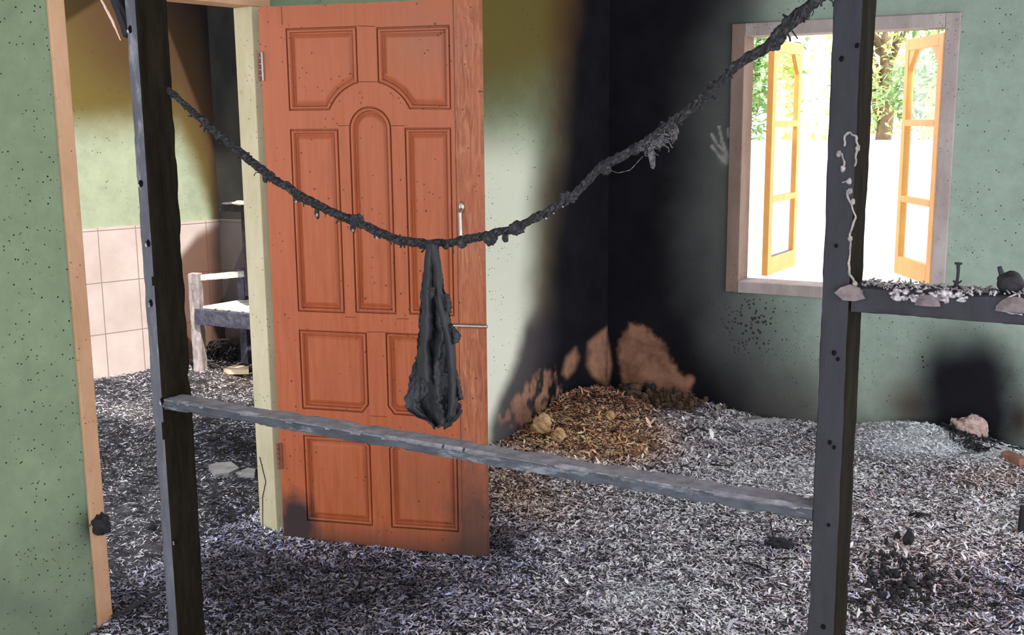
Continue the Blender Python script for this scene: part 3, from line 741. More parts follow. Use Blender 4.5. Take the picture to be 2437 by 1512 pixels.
# ash crust along the top
V = []; 
parts = []
for i in range(1300):
    x = rng.uniform(-.385, .72); y = YP+rng.uniform(.0, .085); L_ = rng.uniform(.0015, .0065)*(1+(rng.random() > .96)); an = rng.uniform(0, math.pi); ti = rng.normal(0, .5)
    dv = np.array([math.cos(an)*math.cos(ti), math.sin(an)*math.cos(ti), math.sin(ti)])*L_
    p = np.array([x, y, zt+rng.uniform(-.001, .006)]); parts.append(tube_geo([p-dv, p+dv*.2, p+dv], rng.uniform(.0006, .0019), sides=4, step=1))
V, F = merge(parts); ash = mesh_obj('ash_crust', V, F, M['ash_grey'], upr, False); ash['kind'] = 'stuff'
parts = []
for i in range(46):
    u = rng.uniform(2120, 2300); v = rng.uniform(688, 712)+(u-2120)*.05; p = zy(u, v)
    parts.append(blob_geo((p[0], YP-.002, p[2]), (rng.uniform(.003, .009), .003, rng.uniform(.002, .006)), .5, i, 2, 3))
V, F = merge(parts); tag(mesh_obj('melted_metal', V, F, M['melt'], upr, True), 'shiny pale melted residue')['kind'] = 'stuff'
def disc(u, v, rx, rz, nm='melted_disc'):
    p = zy(u, v); bm = bmesh.new(); n = 14; ring = []
    for lay, (sc_, yy) in enumerate(((1, -.001), (1, -.005), (.6, -.011), (.2, -.012))):
        ring.append([bm.verts.new((p[0]+rx*sc_*math.cos(math.pi*j/n), YP+yy, p[2]+rz*sc_*math.sin(math.pi*j/n))) for j in range(n+1)])
    for q in range(3):
        for j in range(n): bm.faces.new([ring[q][j], ring[q][j+1], ring[q+1][j+1], ring[q+1][j]])
    for q in range(3): bm.faces.new([ring[q][0], ring[q+1][0], ring[q+1][n], ring[q][n]])
    bm.faces.new(ring[3]); bm.faces.new(ring[0][::-1])
    bm_obj(nm, bm, M['plate'], upr)
disc(2208, 727, .021, .019); disc(2415, 742, .030, .026)
V, F = trail([(2370, 728), (2384, 738), (2402, 745), (2437, 748)], .0024, 4); mesh_obj('melted_rim', V, F, M['melt'], upr, True)
V, F = trail([(2392, 716), (2405, 704), (2425, 700), (2428, 718), (2415, 730)], .0024, 5); mesh_obj('melted_rim', V, F, M['melt'], upr, True)
# bolt and round lump standing on the rail
p = zy(2272, 680); q = zy(2275, 622)
bolt = empty('bolt', (p[0], YP+.03, zt), 'dark upright bolt standing on the charred rail right of the window', 'bolt')
V, F = merge([tube_geo([(p[0]-.003, YP+.03, zt-.002), (p[0]+.001, YP+.03, zt+.02), (q[0]+.001, YP+.03, zt+.047)], [.0055, .0025, .003], sides=8, noise=.2), ]); mesh_obj('shank', V, F, M['char'], bolt, True)
V, F = tube_geo([(q[0]+.001, YP+.03, zt+.046), (q[0]+.001, YP+.03, zt+.049)], .0065, sides=10, step=.001); mesh_obj('bolt_head', V, F, M['char'], bolt, True)
V, F = merge([tube_geo([(q[0]-.012, YP+.028, zt-.001), (q[0]+.008, YP+.03, zt+.018)], .0016, sides=5), tube_geo([(q[0]+.012, YP+.032, zt-.001), (q[0]-.006, YP+.03, zt+.017)], .0018, sides=5)]); mesh_obj('twisted_wire', V, F, M['char_black'], bolt, True)
p = zy(2404, 670, YP+.03)
ball = empty('burnt_ball', (p[0], YP+.03, zt), 'small charred round ball with a stub resting on the charred rail', 'ball')
blob('shell', (p[0], YP+.035, zt+.0185), (.0215, .02, .0195), M['char_black'], ball, noise=.16, seed=2, sub=4, freq=1.6)
tube('stub', [(p[0]-.014, YP+.03, zt+.032), (p[0]-.018, YP+.03, zt+.046)], [.005, .0035], M['char_black'], ball, sides=8, noise=.3)
# brace at the upper left
p0 = zy(236, -70); p1 = zy(297, 92)
br_ = empty('charred_brace', tuple(p1), 'short charred brace slanting down to the left post at the top of the opening', 'brace')
V, F = beam_geo((p0[0]-.02, YP+.03, p0[2]+.06), (p1[0]-.006, YP+.03, p1[2]+.01), (.011, 0, .006), (0, .02, 0), amp=.002, seed=31, chip=.6); o = mesh_obj('strut', V, F, M['char'], br_); fix_normals(o.data)
tube('splinter', [zy(238, -6), zy(268, 50), zy(287, 96)], [.003, .004, .0015], mat_plain('raw_splinter', S(206, 176, 166)), br_, sides=6, noise=.3)

# rope
YR = YP+.035
RP = [(400, 214), (450, 258), (500, 303), (570, 362), (640, 418), (720, 470), (800, 510), (850, 528), (900, 553), (950, 572), (1010, 580), (1060, 579), (1130, 566), (1160, 560), (1230, 542), (1300, 505), (1370, 462), (1430, 396), (1520, 352), (1560, 320), (1590, 300), (1660, 245), (1730, 180), (1760, 150), (1830, 108), (1860, 72), (1890, 46), (1925, 18), (1962, -20), (1990, -60)]
def rope_y(u): return YR-np.interp(u, [400, 1700, 1990], [0.0, .0, .055])
RW = [on_y(u, v, rope_y(u)) for u, v in RP]
rr = [.006, .0065, .009, .009, .009, .009, .008, .009, .008, .0075, .0075, .0075, .007, .0065, .006, .0075, .008, .008, .009, .008, .008, .008, .006, .007, .009, .012, .011, .0105, .011, .011]
rope = empty('burnt_rope', tuple(RW[10]), 'sagging charred rope strung between the posts across the door', 'rope')
tube('core', RW, [q*1.0 for q in rr], M['char_rope'], rope, sides=10, noise=.75, step=.003, seed=3)
# frayed strands wound about the core
RWa = np.array(RW); dl = np.r_[0, np.cumsum(np.linalg.norm(np.diff(RWa, axis=0), axis=1))]
tt = np.linspace(0, dl[-1], 520); parts = []
Q = np.stack([np.interp(tt, dl, RWa[:, i]) for i in range(3)], 1); RR = np.interp(tt, dl, rr)
for s_ in range(7):
    ph = s_*.9; fq = 60+s_*13
    a_ = tt*fq+ph; amp = 1.25*RR*(.75+.5*(fbm(tt/.03, np.full(len(tt), s_*3.), s_+50)-.3))
    W_ = Q+np.stack([np.cos(a_)*amp*.5, -np.cos(a_)*amp, np.sin(a_)*amp], 1)
    parts.append(tube_geo(W_, .0022+.0008*(s_ % 3), sides=5, noise=.5, seed=s_, step=.004))
rb = np.random.default_rng(8)
for i in range(150):
    k_ = rb.integers(5, 515); q_ = Q[k_]; a_ = rb.uniform(0, 6.28); r_ = RR[k_]; dv = np.array([rb.normal(0, .5), -math.cos(a_), math.sin(a_)-.25])
    L_ = rb.uniform(.4, .9)*min(r_, .008); parts.append(tube_geo([q_+dv*r_*.7, q_+dv*(r_+L_*.5)+rb.normal(0, .002, 3), q_+dv*(r_+L_)+rb.normal(0, .004, 3)], rb.uniform(.0008, .0028), sides=4, step=.004))
V, F = merge(parts); sobj = mesh_obj('frayed_strands', V, F, M['char_rope'], rope, True); sobj['kind'] = 'stuff'
LUMPS = [(632, 424, 8, 10), (586, 372, 9, 8), (520, 322, 9, 9), (705, 474, 5, 9), (754, 505, 5, 11), (756, 514, 4, 7), (848, 524, 15, 12), (840, 543, 6, 9), (896, 562, 7, 7), (955, 578, 9, 6), (1062, 584, 10, 8), (1097, 578, 13, 11), (1166, 566, 15, 15), (1202, 566, 7, 10), (1230, 544, 18, 13), (1350, 470, 18, 12), (1440, 400, 14, 12), (1600, 300, 10, 14), (1700, 205, 12, 10), (1745, 158, 10, 9), (1852, 96, 12, 13), (1876, 52, 12, 12), (1845, 112, 10, 8)]
for i, (u, v, a_, b_) in enumerate(LUMPS):
    p = on_y(u, v, rope_y(u)-.004); sc_ = (p-CAM)@CF/FPX
    mesh_obj('melted_lump', *blob_geo(p, (a_*sc_*1.15, min(a_, b_)*sc_*.9, b_*sc_*1.15), .55, i+60, 3, 2.4), M['char_rope'], rope, True)
for i, (u, v) in enumerate([(705, 480), (754, 512), (840, 548), (897, 566), (722, 474), (1318, 508), (1300, 520), (1352, 470), (1340, 492)]):
    p = on_y(u, v, YR-.008); mesh_obj('melted_drop', *blob_geo(p, (.0035, .003, .0045) if u < 1000 else (.002, .002, .002), .3, i, 2), M['melt'] if u > 1000 else M['cord'], rope, True)
# singed fibre clump and hanging bit
parts = []
for i in range(90):
    u0 = rng.uniform(1515, 1612); v0 = 352-(u0-1515)*.50+rng.uniform(-6, 26)*(1-abs(u0-1565)/90); pts = [(u0, v0)]
    for k_ in range(5): pts.append((pts[-1][0]+rng.normal(0, 5), pts[-1][1]+rng.normal(.5, 4)))
    yy = rope_y(1560)+rng.uniform(-.012, .012); parts.append(tube_geo([on_y(a_, b_, yy+rng.normal(0, .002)) for a_, b_ in pts], .0013, sides=4, step=.003))
for (ox, oy) in ((1545, 350), (1549, 352), (1552, 348)):
    parts.append(tube_geo([on_y(ox, oy, YR-.004), on_y(ox+2, oy+20, YR-.006), on_y(ox+6, oy+50, YR-.004)], [.003, .004, .002], sides=5, noise=.5, seed=ox))
parts.append(tube_geo([on_y(a_, b_, YR) for a_, b_ in ((1438, 400), (1470, 412), (1500, 405), (1530, 372))], .001, sides=4))
V, F = merge(parts); tag(mesh_obj('singed_fibre', V, F, M['wool'], rope, True), 'grey tangled singed fibre clump')['kind'] = 'stuff'
for i, (u, v, a_, b_) in enumerate([(1565, 335, 26, 16), (1602, 318, 12, 22)]):
    p = on_y(u, v, YR); mesh_obj('fibre_core', *blob_geo(p, (a_*.00078, .008, b_*.00078), .7, i+9, 3, 3.0), M['wool'], rope, True)

# hanging cloth
def Zc(x, y): return (930+x/2.519, 440+y/2.519)
left = [(345, 214), (400, 214), (480, 203), (560, 190), (650, 178), (800, 172), (900, 165), (1050, 150), (1140, 116), (1250, 108), (1290, 78), (1330, 84), (1365, 120), (1400, 175), (1420, 228), (1450, 250)]
right = [(345, 286), (400, 288), (500, 302), (600, 318), (640, 322), (690, 352), (720, 360), (770, 350), (830, 362), (880, 392), (930, 398), (960, 382), (1060, 378), (1120, 384), (1200, 400), (1280, 425), (1300, 404), (1350, 428), (1400, 395), (1450, 330)]
NT_, NS = 150, 64
ty = np.linspace(345, 1450, NT_); G = np.zeros((NT_, NS, 3))
for i, y in enumerate(ty):
    xl = np.interp(y, *zip(*left)); xr_ = np.interp(y, *zip(*right)); rag = (y-345)/1105
    xl += (vnoise(np.array([y/16.]), np.array([1.]), 3)[0]-.5)*22*rag; xr_ += (vnoise(np.array([y/14.]), np.array([4.]), 5)[0]-.5)*26*rag
    for j in range(NS):
        s = j/(NS-1); x = xl+(xr_-xl)*s
        yy = y
        if y > 1330: yy = y+(vnoise(np.array([s*14]), np.array([2.]), 7)[0]-.5)*40*ss(1330, 1450, y)
        u, v = Zc(x, yy)
        env = .004+.03*rag**.8
        fold = math.sin(s*9.5+rag*1.2+1)*.55+math.sin(s*17+2+rag*2.5)*.28+(fbm(np.array([s*6.]), np.array([rag*9.]), 12)[0]-.5)*1.3
        G[i, j] = on_y(u, v, YR-.012-env*(fold+.35)-.01*math.sin(math.pi*s)-.006*(fbm(np.array([s*30.]), np.array([rag*40.]), 14)[0]-.5))
V = G.reshape(-1, 3); F = [(i*NS+j, i*NS+j+1, (i+1)*NS+j+1, (i+1)*NS+j) for i in range(NT_-1) for j in range(NS-1)
     if True]
cl = empty('burnt_cloth', tuple(on_y(1030, 590, YR)), 'torn black charred cloth hanging from the rope in front of the door', 'cloth')
o = mesh_obj('cloth_sheet', V, F, M['fabric'], cl, True); sm = o.modifiers.new('thick', 'SOLIDIFY'); sm.thickness = .0022; sm.offset = 0
# front overlapping fold and torn flaps
def strip(name, L_, R_, n=50, m=10, dy=.012, seed=0, puff=.008):
    G = np.zeros((n, m, 3))
    for i in range(n):
        t = i/(n-1); k1 = t*(len(L_)-1); a_ = np.array([np.interp(k1, range(len(L_)), [q[c_] for q in L_]) for c_ in (0, 1)]); b_ = np.array([np.interp(k1, range(len(R_)), [q[c_] for q in R_]) for c_ in (0, 1)])
        a_ = a_+(vnoise(np.array([t*22]), np.array([seed*1.]), 2)[0]-.5)*10; b_ = b_+(vnoise(np.array([t*25]), np.array([seed+3.]), 2)[0]-.5)*14
        for j in range(m):
            s = j/(m-1); q = a_+(b_-a_)*s; u, v = Zc(*q)
            G[i, j] = on_y(u, v, YR-dy-puff*math.sin(math.pi*s)*(.3+t)-.006*(fbm(np.array([t*9]), np.array([s*3.]), seed)[0]-.5))
    F = [(i*m+j, i*m+j+1, (i+1)*m+j+1, (i+1)*m+j) for i in range(n-1) for j in range(m-1)]
    o = mesh_obj(name, G.reshape(-1, 3), F, M['fabric'], cl, True); sm = o.modifiers.new('thick', 'SOLIDIFY'); sm.thickness = .0022; sm.offset = 0; return o
strip('cloth_fold', [(232, 350), (250, 480), (255, 640), (290, 800), (330, 960), (345, 1120), (350, 1250), (330, 1400)], [(275, 350), (300, 480), (312, 640), (345, 800), (385, 960), (390, 1120), (405, 1250), (390, 1400)], dy=.04, seed=1, puff=.02)
strip('cloth_fold', [(214, 350), (196, 600), (182, 800), (172, 1000), (160, 1150)], [(250, 350), (246, 600), (250, 800), (240, 1000), (262, 1200)], dy=.038, seed=2, puff=.018)
strip('torn_flap', [(225, 620), (232, 650), (235, 690)], [(262, 610), (262, 650), (250, 690)], n=14, m=5, dy=.06, seed=3)
strip('torn_flap', [(320, 650), (322, 700), (335, 760)], [(350, 660), (366, 715), (358, 770)], n=18, m=6, dy=.045, seed=4)
strip('torn_flap', [(350, 830), (365, 880), (372, 955)], [(385, 860), (425, 905), (405, 945)], n=20, m=6, dy=.045, seed=5)
strip('torn_flap', [(372, 1080), (385, 1170), (402, 1270)], [(384, 1080), (412, 1180), (434, 1290)], n=24, m=5, dy=.04, seed=6)
strip('cloth_knot', [(198, 332), (212, 352), (216, 372)], [(292, 328), (292, 352), (286, 372)], n=10, m=8, dy=.016, seed=7, puff=.012)

# ------------------------------------------------------------------ ash and debris field
def heap(x, y):
    h_ = np.zeros_like(x)
    for (cx, cy, a_, b_, z) in ((-2.42, 5.35, .38, .45, .17), (-2.05, 5.6, .45, .3, .10), (-1.3, 5.65, .5, .22, .05), (-.75, 5.6, .5, .25, .12), (-.35, 5.45, .4, .3, .07),
                                (-5.3, 5.2, .5, .5, .07), (-4.9, 5.6, .5, .4, .08), (-3.6, 4.3, .5, .5, .05), (-2.45, 4.4, .3, .5, .05), (-.45, 3.9, .4, .5, .04), (-.1, 4.4, .5, .5, .04), (-5.55, 4.6, .3, .6, .06)):
        h_ = np.maximum(h_, z*np.exp(-(((x-cx)/a_)**2+((y-cy)/b_)**2)))
    return h_
def ground_z(x, y):
    big = (fbm(x*2.3, y*2.3, 41, 4)-.5)*.05
    fine = (fbm(x*14, y*14, 43, 4)-.5)*.022+(fbm(x*45, y*45, 47, 3)-.5)*.008
    flat = 1-.75*np.exp(-(((x+2.4)/.6)**2+((y-3.25)/.28)**2))
    dip = -.14*ss(2.75, 2.2, y)*ss(-2.2, -2.6, x)-.05*ss(-3.2, -2.7, x)*ss(3.0, 2.4, y)*0
    return heap(x, y)+(big*.6)*flat+fine*(.35+.65*flat)+.004+dip
GX = [-6.3, 1.9]; GY = [1.2, 5.95]; RS = .0125
xs = np.arange(GX[0], GX[1], RS); ys = np.arange(GY[0], GY[1], RS)
XX, YY = np.meshgrid(xs, ys, indexing='ij')
Gz = ground_z(XX, YY)
Vg = np.stack([XX, YY, Gz], -1).reshape(-1, 3)
def palette(P, kind, rg):
    """albedo of the burnt litter: black, grey-lavender, orange-brown (on the corner heap a painted sun glow) and blue-white ash, by area"""
    uv_ = proj(P); u, v = uv_[:, 0], uv_[:, 1]; n = len(P)
    g = lambda cx, cy, rx, ry: np.exp(-(((u-cx)/rx)**2+((v-cy)/ry)**2))
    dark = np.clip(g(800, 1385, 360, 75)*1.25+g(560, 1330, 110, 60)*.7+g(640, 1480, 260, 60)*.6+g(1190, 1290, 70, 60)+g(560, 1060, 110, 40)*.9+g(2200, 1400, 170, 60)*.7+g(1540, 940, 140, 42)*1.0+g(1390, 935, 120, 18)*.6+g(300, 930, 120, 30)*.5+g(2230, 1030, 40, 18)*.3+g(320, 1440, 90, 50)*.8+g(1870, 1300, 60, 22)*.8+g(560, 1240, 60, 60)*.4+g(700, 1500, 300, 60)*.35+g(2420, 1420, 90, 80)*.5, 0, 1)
    warm = np.clip(g(1330, 1010, 190, 62)*1.1+g(1400, 955, 190, 38)*1.1+g(1210, 1150, 90, 80)*.45+g(1480, 1060, 130, 50)*.8+g(1320, 1200, 150, 60)*.25+g(620, 900, 120, 40)*.25+g(2380, 1130, 120, 40)*.3+g(2200, 1350, 300, 120)*.2, 0, 1)  # orange tint; on the corner heap it paints warm sunlight into the colour
    pale = np.clip(g(2240, 1045, 190, 42)*1.25+g(1860, 1150, 200, 60)*.3+g(2390, 1060, 60, 40)*.6+g(1520, 1420, 130, 50)*.35+g(1800, 1010, 130, 20)*.3, 0, 1)
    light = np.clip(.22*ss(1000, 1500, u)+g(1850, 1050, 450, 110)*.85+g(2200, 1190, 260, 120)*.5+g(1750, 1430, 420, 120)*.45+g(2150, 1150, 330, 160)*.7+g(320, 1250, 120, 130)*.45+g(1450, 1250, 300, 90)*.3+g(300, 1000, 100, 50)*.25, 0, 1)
    lo = .5
    r1 = rg.random(n); r2 = rg.random(n)
    pat = ss(.30, .62, fbm(P[:, 0]*20+3, P[:, 1]*26, 97, 4)); pat = .50+.62*pat; pat = pat+(1-pat)*np.clip(pale, 0, 1)*.8
    base = fbm(P[:, 0]*3, P[:, 1]*3, 91, 3)
    if kind == 'flake':
        t = r1**1.0*(1.3+1.1*light)*(1-.8*dark)*(.65+.7*base)*pat*(1+.5*warm)
        c_ = np.array(S(40, 37, 40))[None]+np.clip(t, 0, 1.1)[:, None]*(np.array(S(242, 234, 250))[None]-np.array(S(40, 37, 40))[None])
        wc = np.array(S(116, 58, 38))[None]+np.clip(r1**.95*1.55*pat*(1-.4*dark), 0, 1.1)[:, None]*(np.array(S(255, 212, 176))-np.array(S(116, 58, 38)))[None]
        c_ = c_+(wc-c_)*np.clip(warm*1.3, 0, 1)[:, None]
        c_ = np.where((rg.random(n) < .13)[:, None], np.array(S(26, 23, 27))[None], c_)
        br_ = (r2 < .05+.16*ss(1500, 2200, u)+.25*np.clip(warm, 0, 1))[:, None]; c_ = np.where(br_, c_*np.array([1.12, .92, .78]), c_)
        bl = ((r2 > .6) & (dark > .2))[:, None]; c_ = np.where(bl, c_*np.array([.85, .95, 1.2]), c_)
    else:
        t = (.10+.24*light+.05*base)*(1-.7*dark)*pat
        c_ = t[:, None]*np.array([1.0, .94, 1.02])[None]
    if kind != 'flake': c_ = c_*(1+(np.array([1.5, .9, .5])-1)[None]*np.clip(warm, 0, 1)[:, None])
    pa = np.array(S(244, 246, 255))*(.88+.16*r1)[:, None]
    c_ = c_+(pa-c_)*(np.clip(pale*1.5-.2, 0, 1)*(r2 < .95))[:, None]
    return np.clip(c_, .004, .9)
rg = np.random.default_rng(9)
nx, ny = len(xs), len(ys)
I, Jx = np.meshgrid(np.arange(nx-1), np.arange(ny-1), indexing='ij')
cx_ = xs[:-1][:, None]+0*ys[:-1][None]; cy_ = 0*xs[:-1][:, None]+ys[:-1][None]
def inside(x, y):
    """litter area: main room and back room, clear of the wall bodies and the space beyond them"""
    s = (x-J[0])*dA[0]+(y-J[1])*dA[1]; nn = (x-J[0])*nA[0]+(y-J[1])*nA[1]
    main = (nn > .0) & (y < YB) & (x < 1.85)
    door_ = (nn <= .0) & (nn >= -.11) & (s > -OPW) & (s < 0)
    back = (nn < -.11) & ((x-R0[0])*nR[0]+(y-R0[1])*nR[1] > .012) & (y < 5.56+(x+5.316)*.06)
    return main | door_ | back
keep = inside(cx_, cy_)
Fg = np.stack([I*ny+Jx, (I+1)*ny+Jx, (I+1)*ny+Jx+1, I*ny+Jx+1], -1)[keep]
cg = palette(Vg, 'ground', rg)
# flakes: narrow curled strips
def flakes(n, lmin, lmax, seed, bounds, wfac=(.10, .28), tilt=.35):
    r_ = np.random.default_rng(seed)
    # density follows what the photo resolves: more per square metre close by
    x = r_.uniform(bounds[0], bounds[1], n*3); y = r_.uniform(bounds[2], bounds[3], n*3)
    P = np.stack([x, y, np.zeros(n*3)], 1); uv_ = proj(P)
    dist = np.hypot(x, y)
    ok = inside(x, y) & (uv_[:, 0] > -250) & (uv_[:, 0] < 3500) & (uv_[:, 1] < 1750) & (uv_[:, 1] > 700)
    x, y = x[ok][:n], y[ok][:n]; n = len(x)
    # keep them clear of the leaf
    L_ = r_.uniform(lmin, lmax, n)*(1+.5*(r_.random(n) > .93)); Wd = L_*r_.uniform(*wfac, n); az = r_.uniform(0, 2*np.pi, n)
    ti = r_.normal(0, tilt*.6, n); cu_ = r_.uniform(.05, .3, n)*L_*r_.choice([-1, 1], n)
    d = np.stack([np.cos(az)*np.cos(ti), np.sin(az)*np.cos(ti), np.sin(ti)], 1); s = np.stack([-np.sin(az), np.cos(az), r_.normal(0, .3, n)], 1)
    z = ground_z(x, y)+np.abs(np.sin(ti))*L_*.5+r_.uniform(0, .008, n)
    c_ = np.stack([x, y, z], 1); out = []
    bend = np.stack([r_.normal(0, .8, n), r_.normal(0, .8, n), r_.uniform(.1, .7, n)], 1)
    for t, k_ in ((-1, 0), (0, 1), (1, 0)):
        m = c_+d*(t*L_/2)[:, None]+bend*(cu_*k_)[:, None]
        wv = Wd*(1 if t == 0 else .45)
        out.append(m-s*(wv/2)[:, None]); out.append(m+s*(wv/2)[:, None])
    V = np.stack(out, 1).reshape(-1, 3); b = (np.arange(n)*6)[:, None]
    F = np.concatenate([b+np.array([[0, 1, 3, 2]]), b+np.array([[2, 3, 5, 4]])], 0)
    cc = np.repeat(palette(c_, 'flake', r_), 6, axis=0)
    return V, F, cc
sets = [flakes(205000, .008, .023, 1, (-3.1, 1.2, 2.4, 5.75), (.14, .42), .32), flakes(29000, .014, .034, 2, (-3.1, 1.2, 2.4, 5.75), (.06, .16), .35),
        flakes(45000, .008, .024, 3, (-6.2, -2.7, 1.9, 5.75), (.1, .3), .35),
        flakes(3500, .018, .042, 4, (-2.9, -1.6, 4.4, 5.75), (.12, .4), .6), flakes(1500, .02, .045, 5, (-1.2, .3, 3.2, 4.6), (.08, .3), .5)]
off_ = len(Vg); VV = [Vg]; FF = [Fg]; CC = [cg]; mi = [np.zeros(len(Fg), int)]
for V, F, cc in sets:
    VV.append(V); FF.append(F+off_); CC.append(cc); mi.append(np.ones(len(F), int)); off_ += len(V)
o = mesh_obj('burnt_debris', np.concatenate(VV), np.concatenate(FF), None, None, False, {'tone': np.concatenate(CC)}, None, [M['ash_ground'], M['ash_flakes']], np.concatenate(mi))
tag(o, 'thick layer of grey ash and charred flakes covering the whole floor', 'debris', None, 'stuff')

# ------------------------------------------------------------------ things lying in the debris
def gz(x, y): return float(ground_z(np.array([x]), np.array([y]))[0])
def at(u, v):
    z = .03
    for _ in range(6):
        p = on_z(u, v, z); y = p[1]
        if y > YB-.1 and p[0] > -2.6: p = on_y(u, v, YB-.1)
        z = gz(p[0], p[1])
    return np.array([p[0], p[1], z])
def chunk(name, u, v, r, mat, label, cat, seed=1, noise=.5, freq=1.6, rot=0, group=None, sub=4, lift=.5):
    p = at(u, v); V, F = blob_geo((p[0], p[1], p[2]+r[2]*lift), r, noise, seed, sub, freq, rot)
    return tag(mesh_obj(name, V, F, mat, None, False), label, cat, group)
chunk('masonry_lump', 1290, 1012, (.055, .045, .06), M['stone'], 'large tan rounded masonry lump at the left of the orange corner heap', 'rubble', 3, .45, 1.3)
chunk('masonry_lump', 1330, 1020, (.035, .03, .035), M['stone'], 'smaller pale lump touching the right of the large tan lump in the corner heap', 'rubble', 4, .5, 1.6)
chunk('masonry_lump', 1452, 975, (.028, .03, .03), M['stone'], 'pink-white pebble-like lump in the middle of the corner heap', 'rubble', 5, .5)
chunk('charred_bundle', 1500, 945, (.075, .06, .055), M['stone_dark'], 'dark brown folded bundle against the pink bare plaster of the back wall', 'bundle', 6, .6, 1.5)
chunk('charred_bundle', 1545, 940, (.04, .045, .055), M['char_black'], 'black scorched bundle just right of the brown one by the back wall', 'bundle', 7, .6, 1.8)
p = at(1590, 960); parts = [blob_geo((p[0]+rng.normal(0, .10), p[1]+rng.normal(0, .05), p[2]+rng.uniform(.0, .05)), rng.uniform(.008, .026, 3), .95, i, 3, 2.6) for i in range(90)]
V, F = merge(parts); tag(mesh_obj('charred_clods', V, F, M['stone_dark']), 'heap of dark crumbly charred clods along the back wall under the bare plaster', 'rubble', None, 'stuff')
def slab(name, pts, h_, mat, label, cat, tilt=0, kind=None, group=None):
    P = [at(u, v) for u, v in pts]; z = max(q[2] for q in P)+.002; bm = bmesh.new()
    cxm = np.mean([q[0] for q in P])
    lo = [bm.verts.new((q[0], q[1], z+tilt*(q[0]-cxm)-.012)) for q in P]; hi = [bm.verts.new((q[0], q[1], z+tilt*(q[0]-cxm)+h_+rng.uniform(-.001, .001))) for q in P]
    bm.faces.new(lo); bm.faces.new(hi[::-1]); n = len(P)
    for i in range(n): bm.faces.new([lo[i], lo[(i+1) % n], hi[(i+1) % n], hi[i]])
    return tag(bm_obj(name, bm, mat), label, cat, group)
slab('ashy_board', [(497, 1120), (515, 1108), (550, 1107), (570, 1122), (545, 1135), (512, 1142)], .008, M['sheet'], 'larger grey flat board piece on the ash left of the door frame', 'board', .03)
slab('ashy_board', [(560, 1130), (590, 1118), (608, 1120), (606, 1138), (575, 1138)], .006, M['sheet'], 'smaller grey board piece touching the door jamb on the left', 'board', .03)
slab('ashy_board', [(1764, 1000), (1790, 982), (1850, 980), (1858, 994), (1820, 1008), (1780, 1010)], .014, M['sheet'], 'flat pale sheet lying near the back wall under the window', 'board', .04)
slab('ashy_board', [(1740, 1212), (1765, 1206), (1820, 1212), (1812, 1220), (1760, 1222)], .006, M['sheet'], 'thin grey sliver lying below the right end of the low rail', 'board', .05)
slab('ashy_board', [(1600, 1168), (1628, 1166), (1658, 1176), (1650, 1184), (1620, 1180)], .006, M['sheet'], 'thin grey sliver just under the middle of the low rail', 'board', .05)
slab('pale_block', [(532, 885), (560, 876), (592, 876), (592, 886), (545, 892)], .02, M['bone'], 'pale cream block lying on the ash under the bed', 'block')
# brick, box corner, shard, pots
p = at(2408, 1098)
bk = box('brick', (p[0]-.05, p[1]-.0, p[2]-.005), (.085, -.05, -.012), (.03, .05, 0), (0, 0, .045), M['brick'], None, .004); tag(bk, 'pinkish brown brick lying beside the white ash pile on the right', 'brick')
p = at(2436, 1275)
bxr = empty('metal_box', (p[0]+.03, p[1], p[2]), 'grey upright sheet metal box corner at the right edge of the ash', 'box')
box('body', (p[0]-.018, p[1], p[2]-.01), (.11, .02, 0), (-.01, .06, 0), (.004, 0, .115), M['char'], bxr, .004)
box('lip', (p[0]-.028, p[1]-.012, p[2]-.012), (.13, .02, 0), (-.01, .09, 0), (0, 0, .02), M['sheet'], bxr, .003)
def shard(u, v, hgt, wd, label, seed):
    p = at(u, v); V, F = blob_geo((p[0], p[1], p[2]+hgt*.45), (wd, wd*.5, hgt*.6), .5, seed, 3, 1.8)
    V = np.asarray(V); V[:, 0] += (V[:, 2]-p[2])*.15; tag(mesh_obj('charred_shard', V, F, M['char_black']), label, 'charcoal')
shard(2158, 1300, .06, .018, 'upright black charcoal shard standing right of the window post in the ash', 4)
shard(2132, 1290, .045, .012, 'thin black charcoal splinter just left of the upright shard', 5)
chunk('charred_lump', 1858, 1302, (.05, .035, .022), M['char_black'], 'flat black charred lump on the ash just left of the right post', 'charcoal', 8, .6, 2)
tube('twig', [at(1832, 1270)+[0, 0, .05], at(1840, 1290)+[0, 0, .02], at(1870, 1305)+[0, 0, .012]], .003, M['char_black'], None, sides=6, noise=.4)
bpy.data.objects['twig']['label'] = 'bent black twig sticking up beside the flat charred lump'; bpy.data.objects['twig']['category'] = 'twig'
chunk('charred_lump', 2190, 1232, (.045, .02, .012), M['char_black'], 'long flat dark lump on the ash right of the right post', 'charcoal', 9, .5, 2)
chunk('charred_lump', 1375, 1238, (.013, .013, .013), M['char_black'], 'tiny black lump alone on the pale ash behind the low rail middle', 'charcoal', 10, .5, 2)
chunk('charred_lump', 2060, 1232+10, (.013, .012, .012), M['char_black'], 'small black nodule beside the right edge of the right post', 'charcoal', 11, .5, 2)
chunk('charred_lump', 362, 1262, (.017, .017, .014), M['char_black'], 'round black nodule on the grey ash in the doorway', 'charcoal', 12, .5, 2)
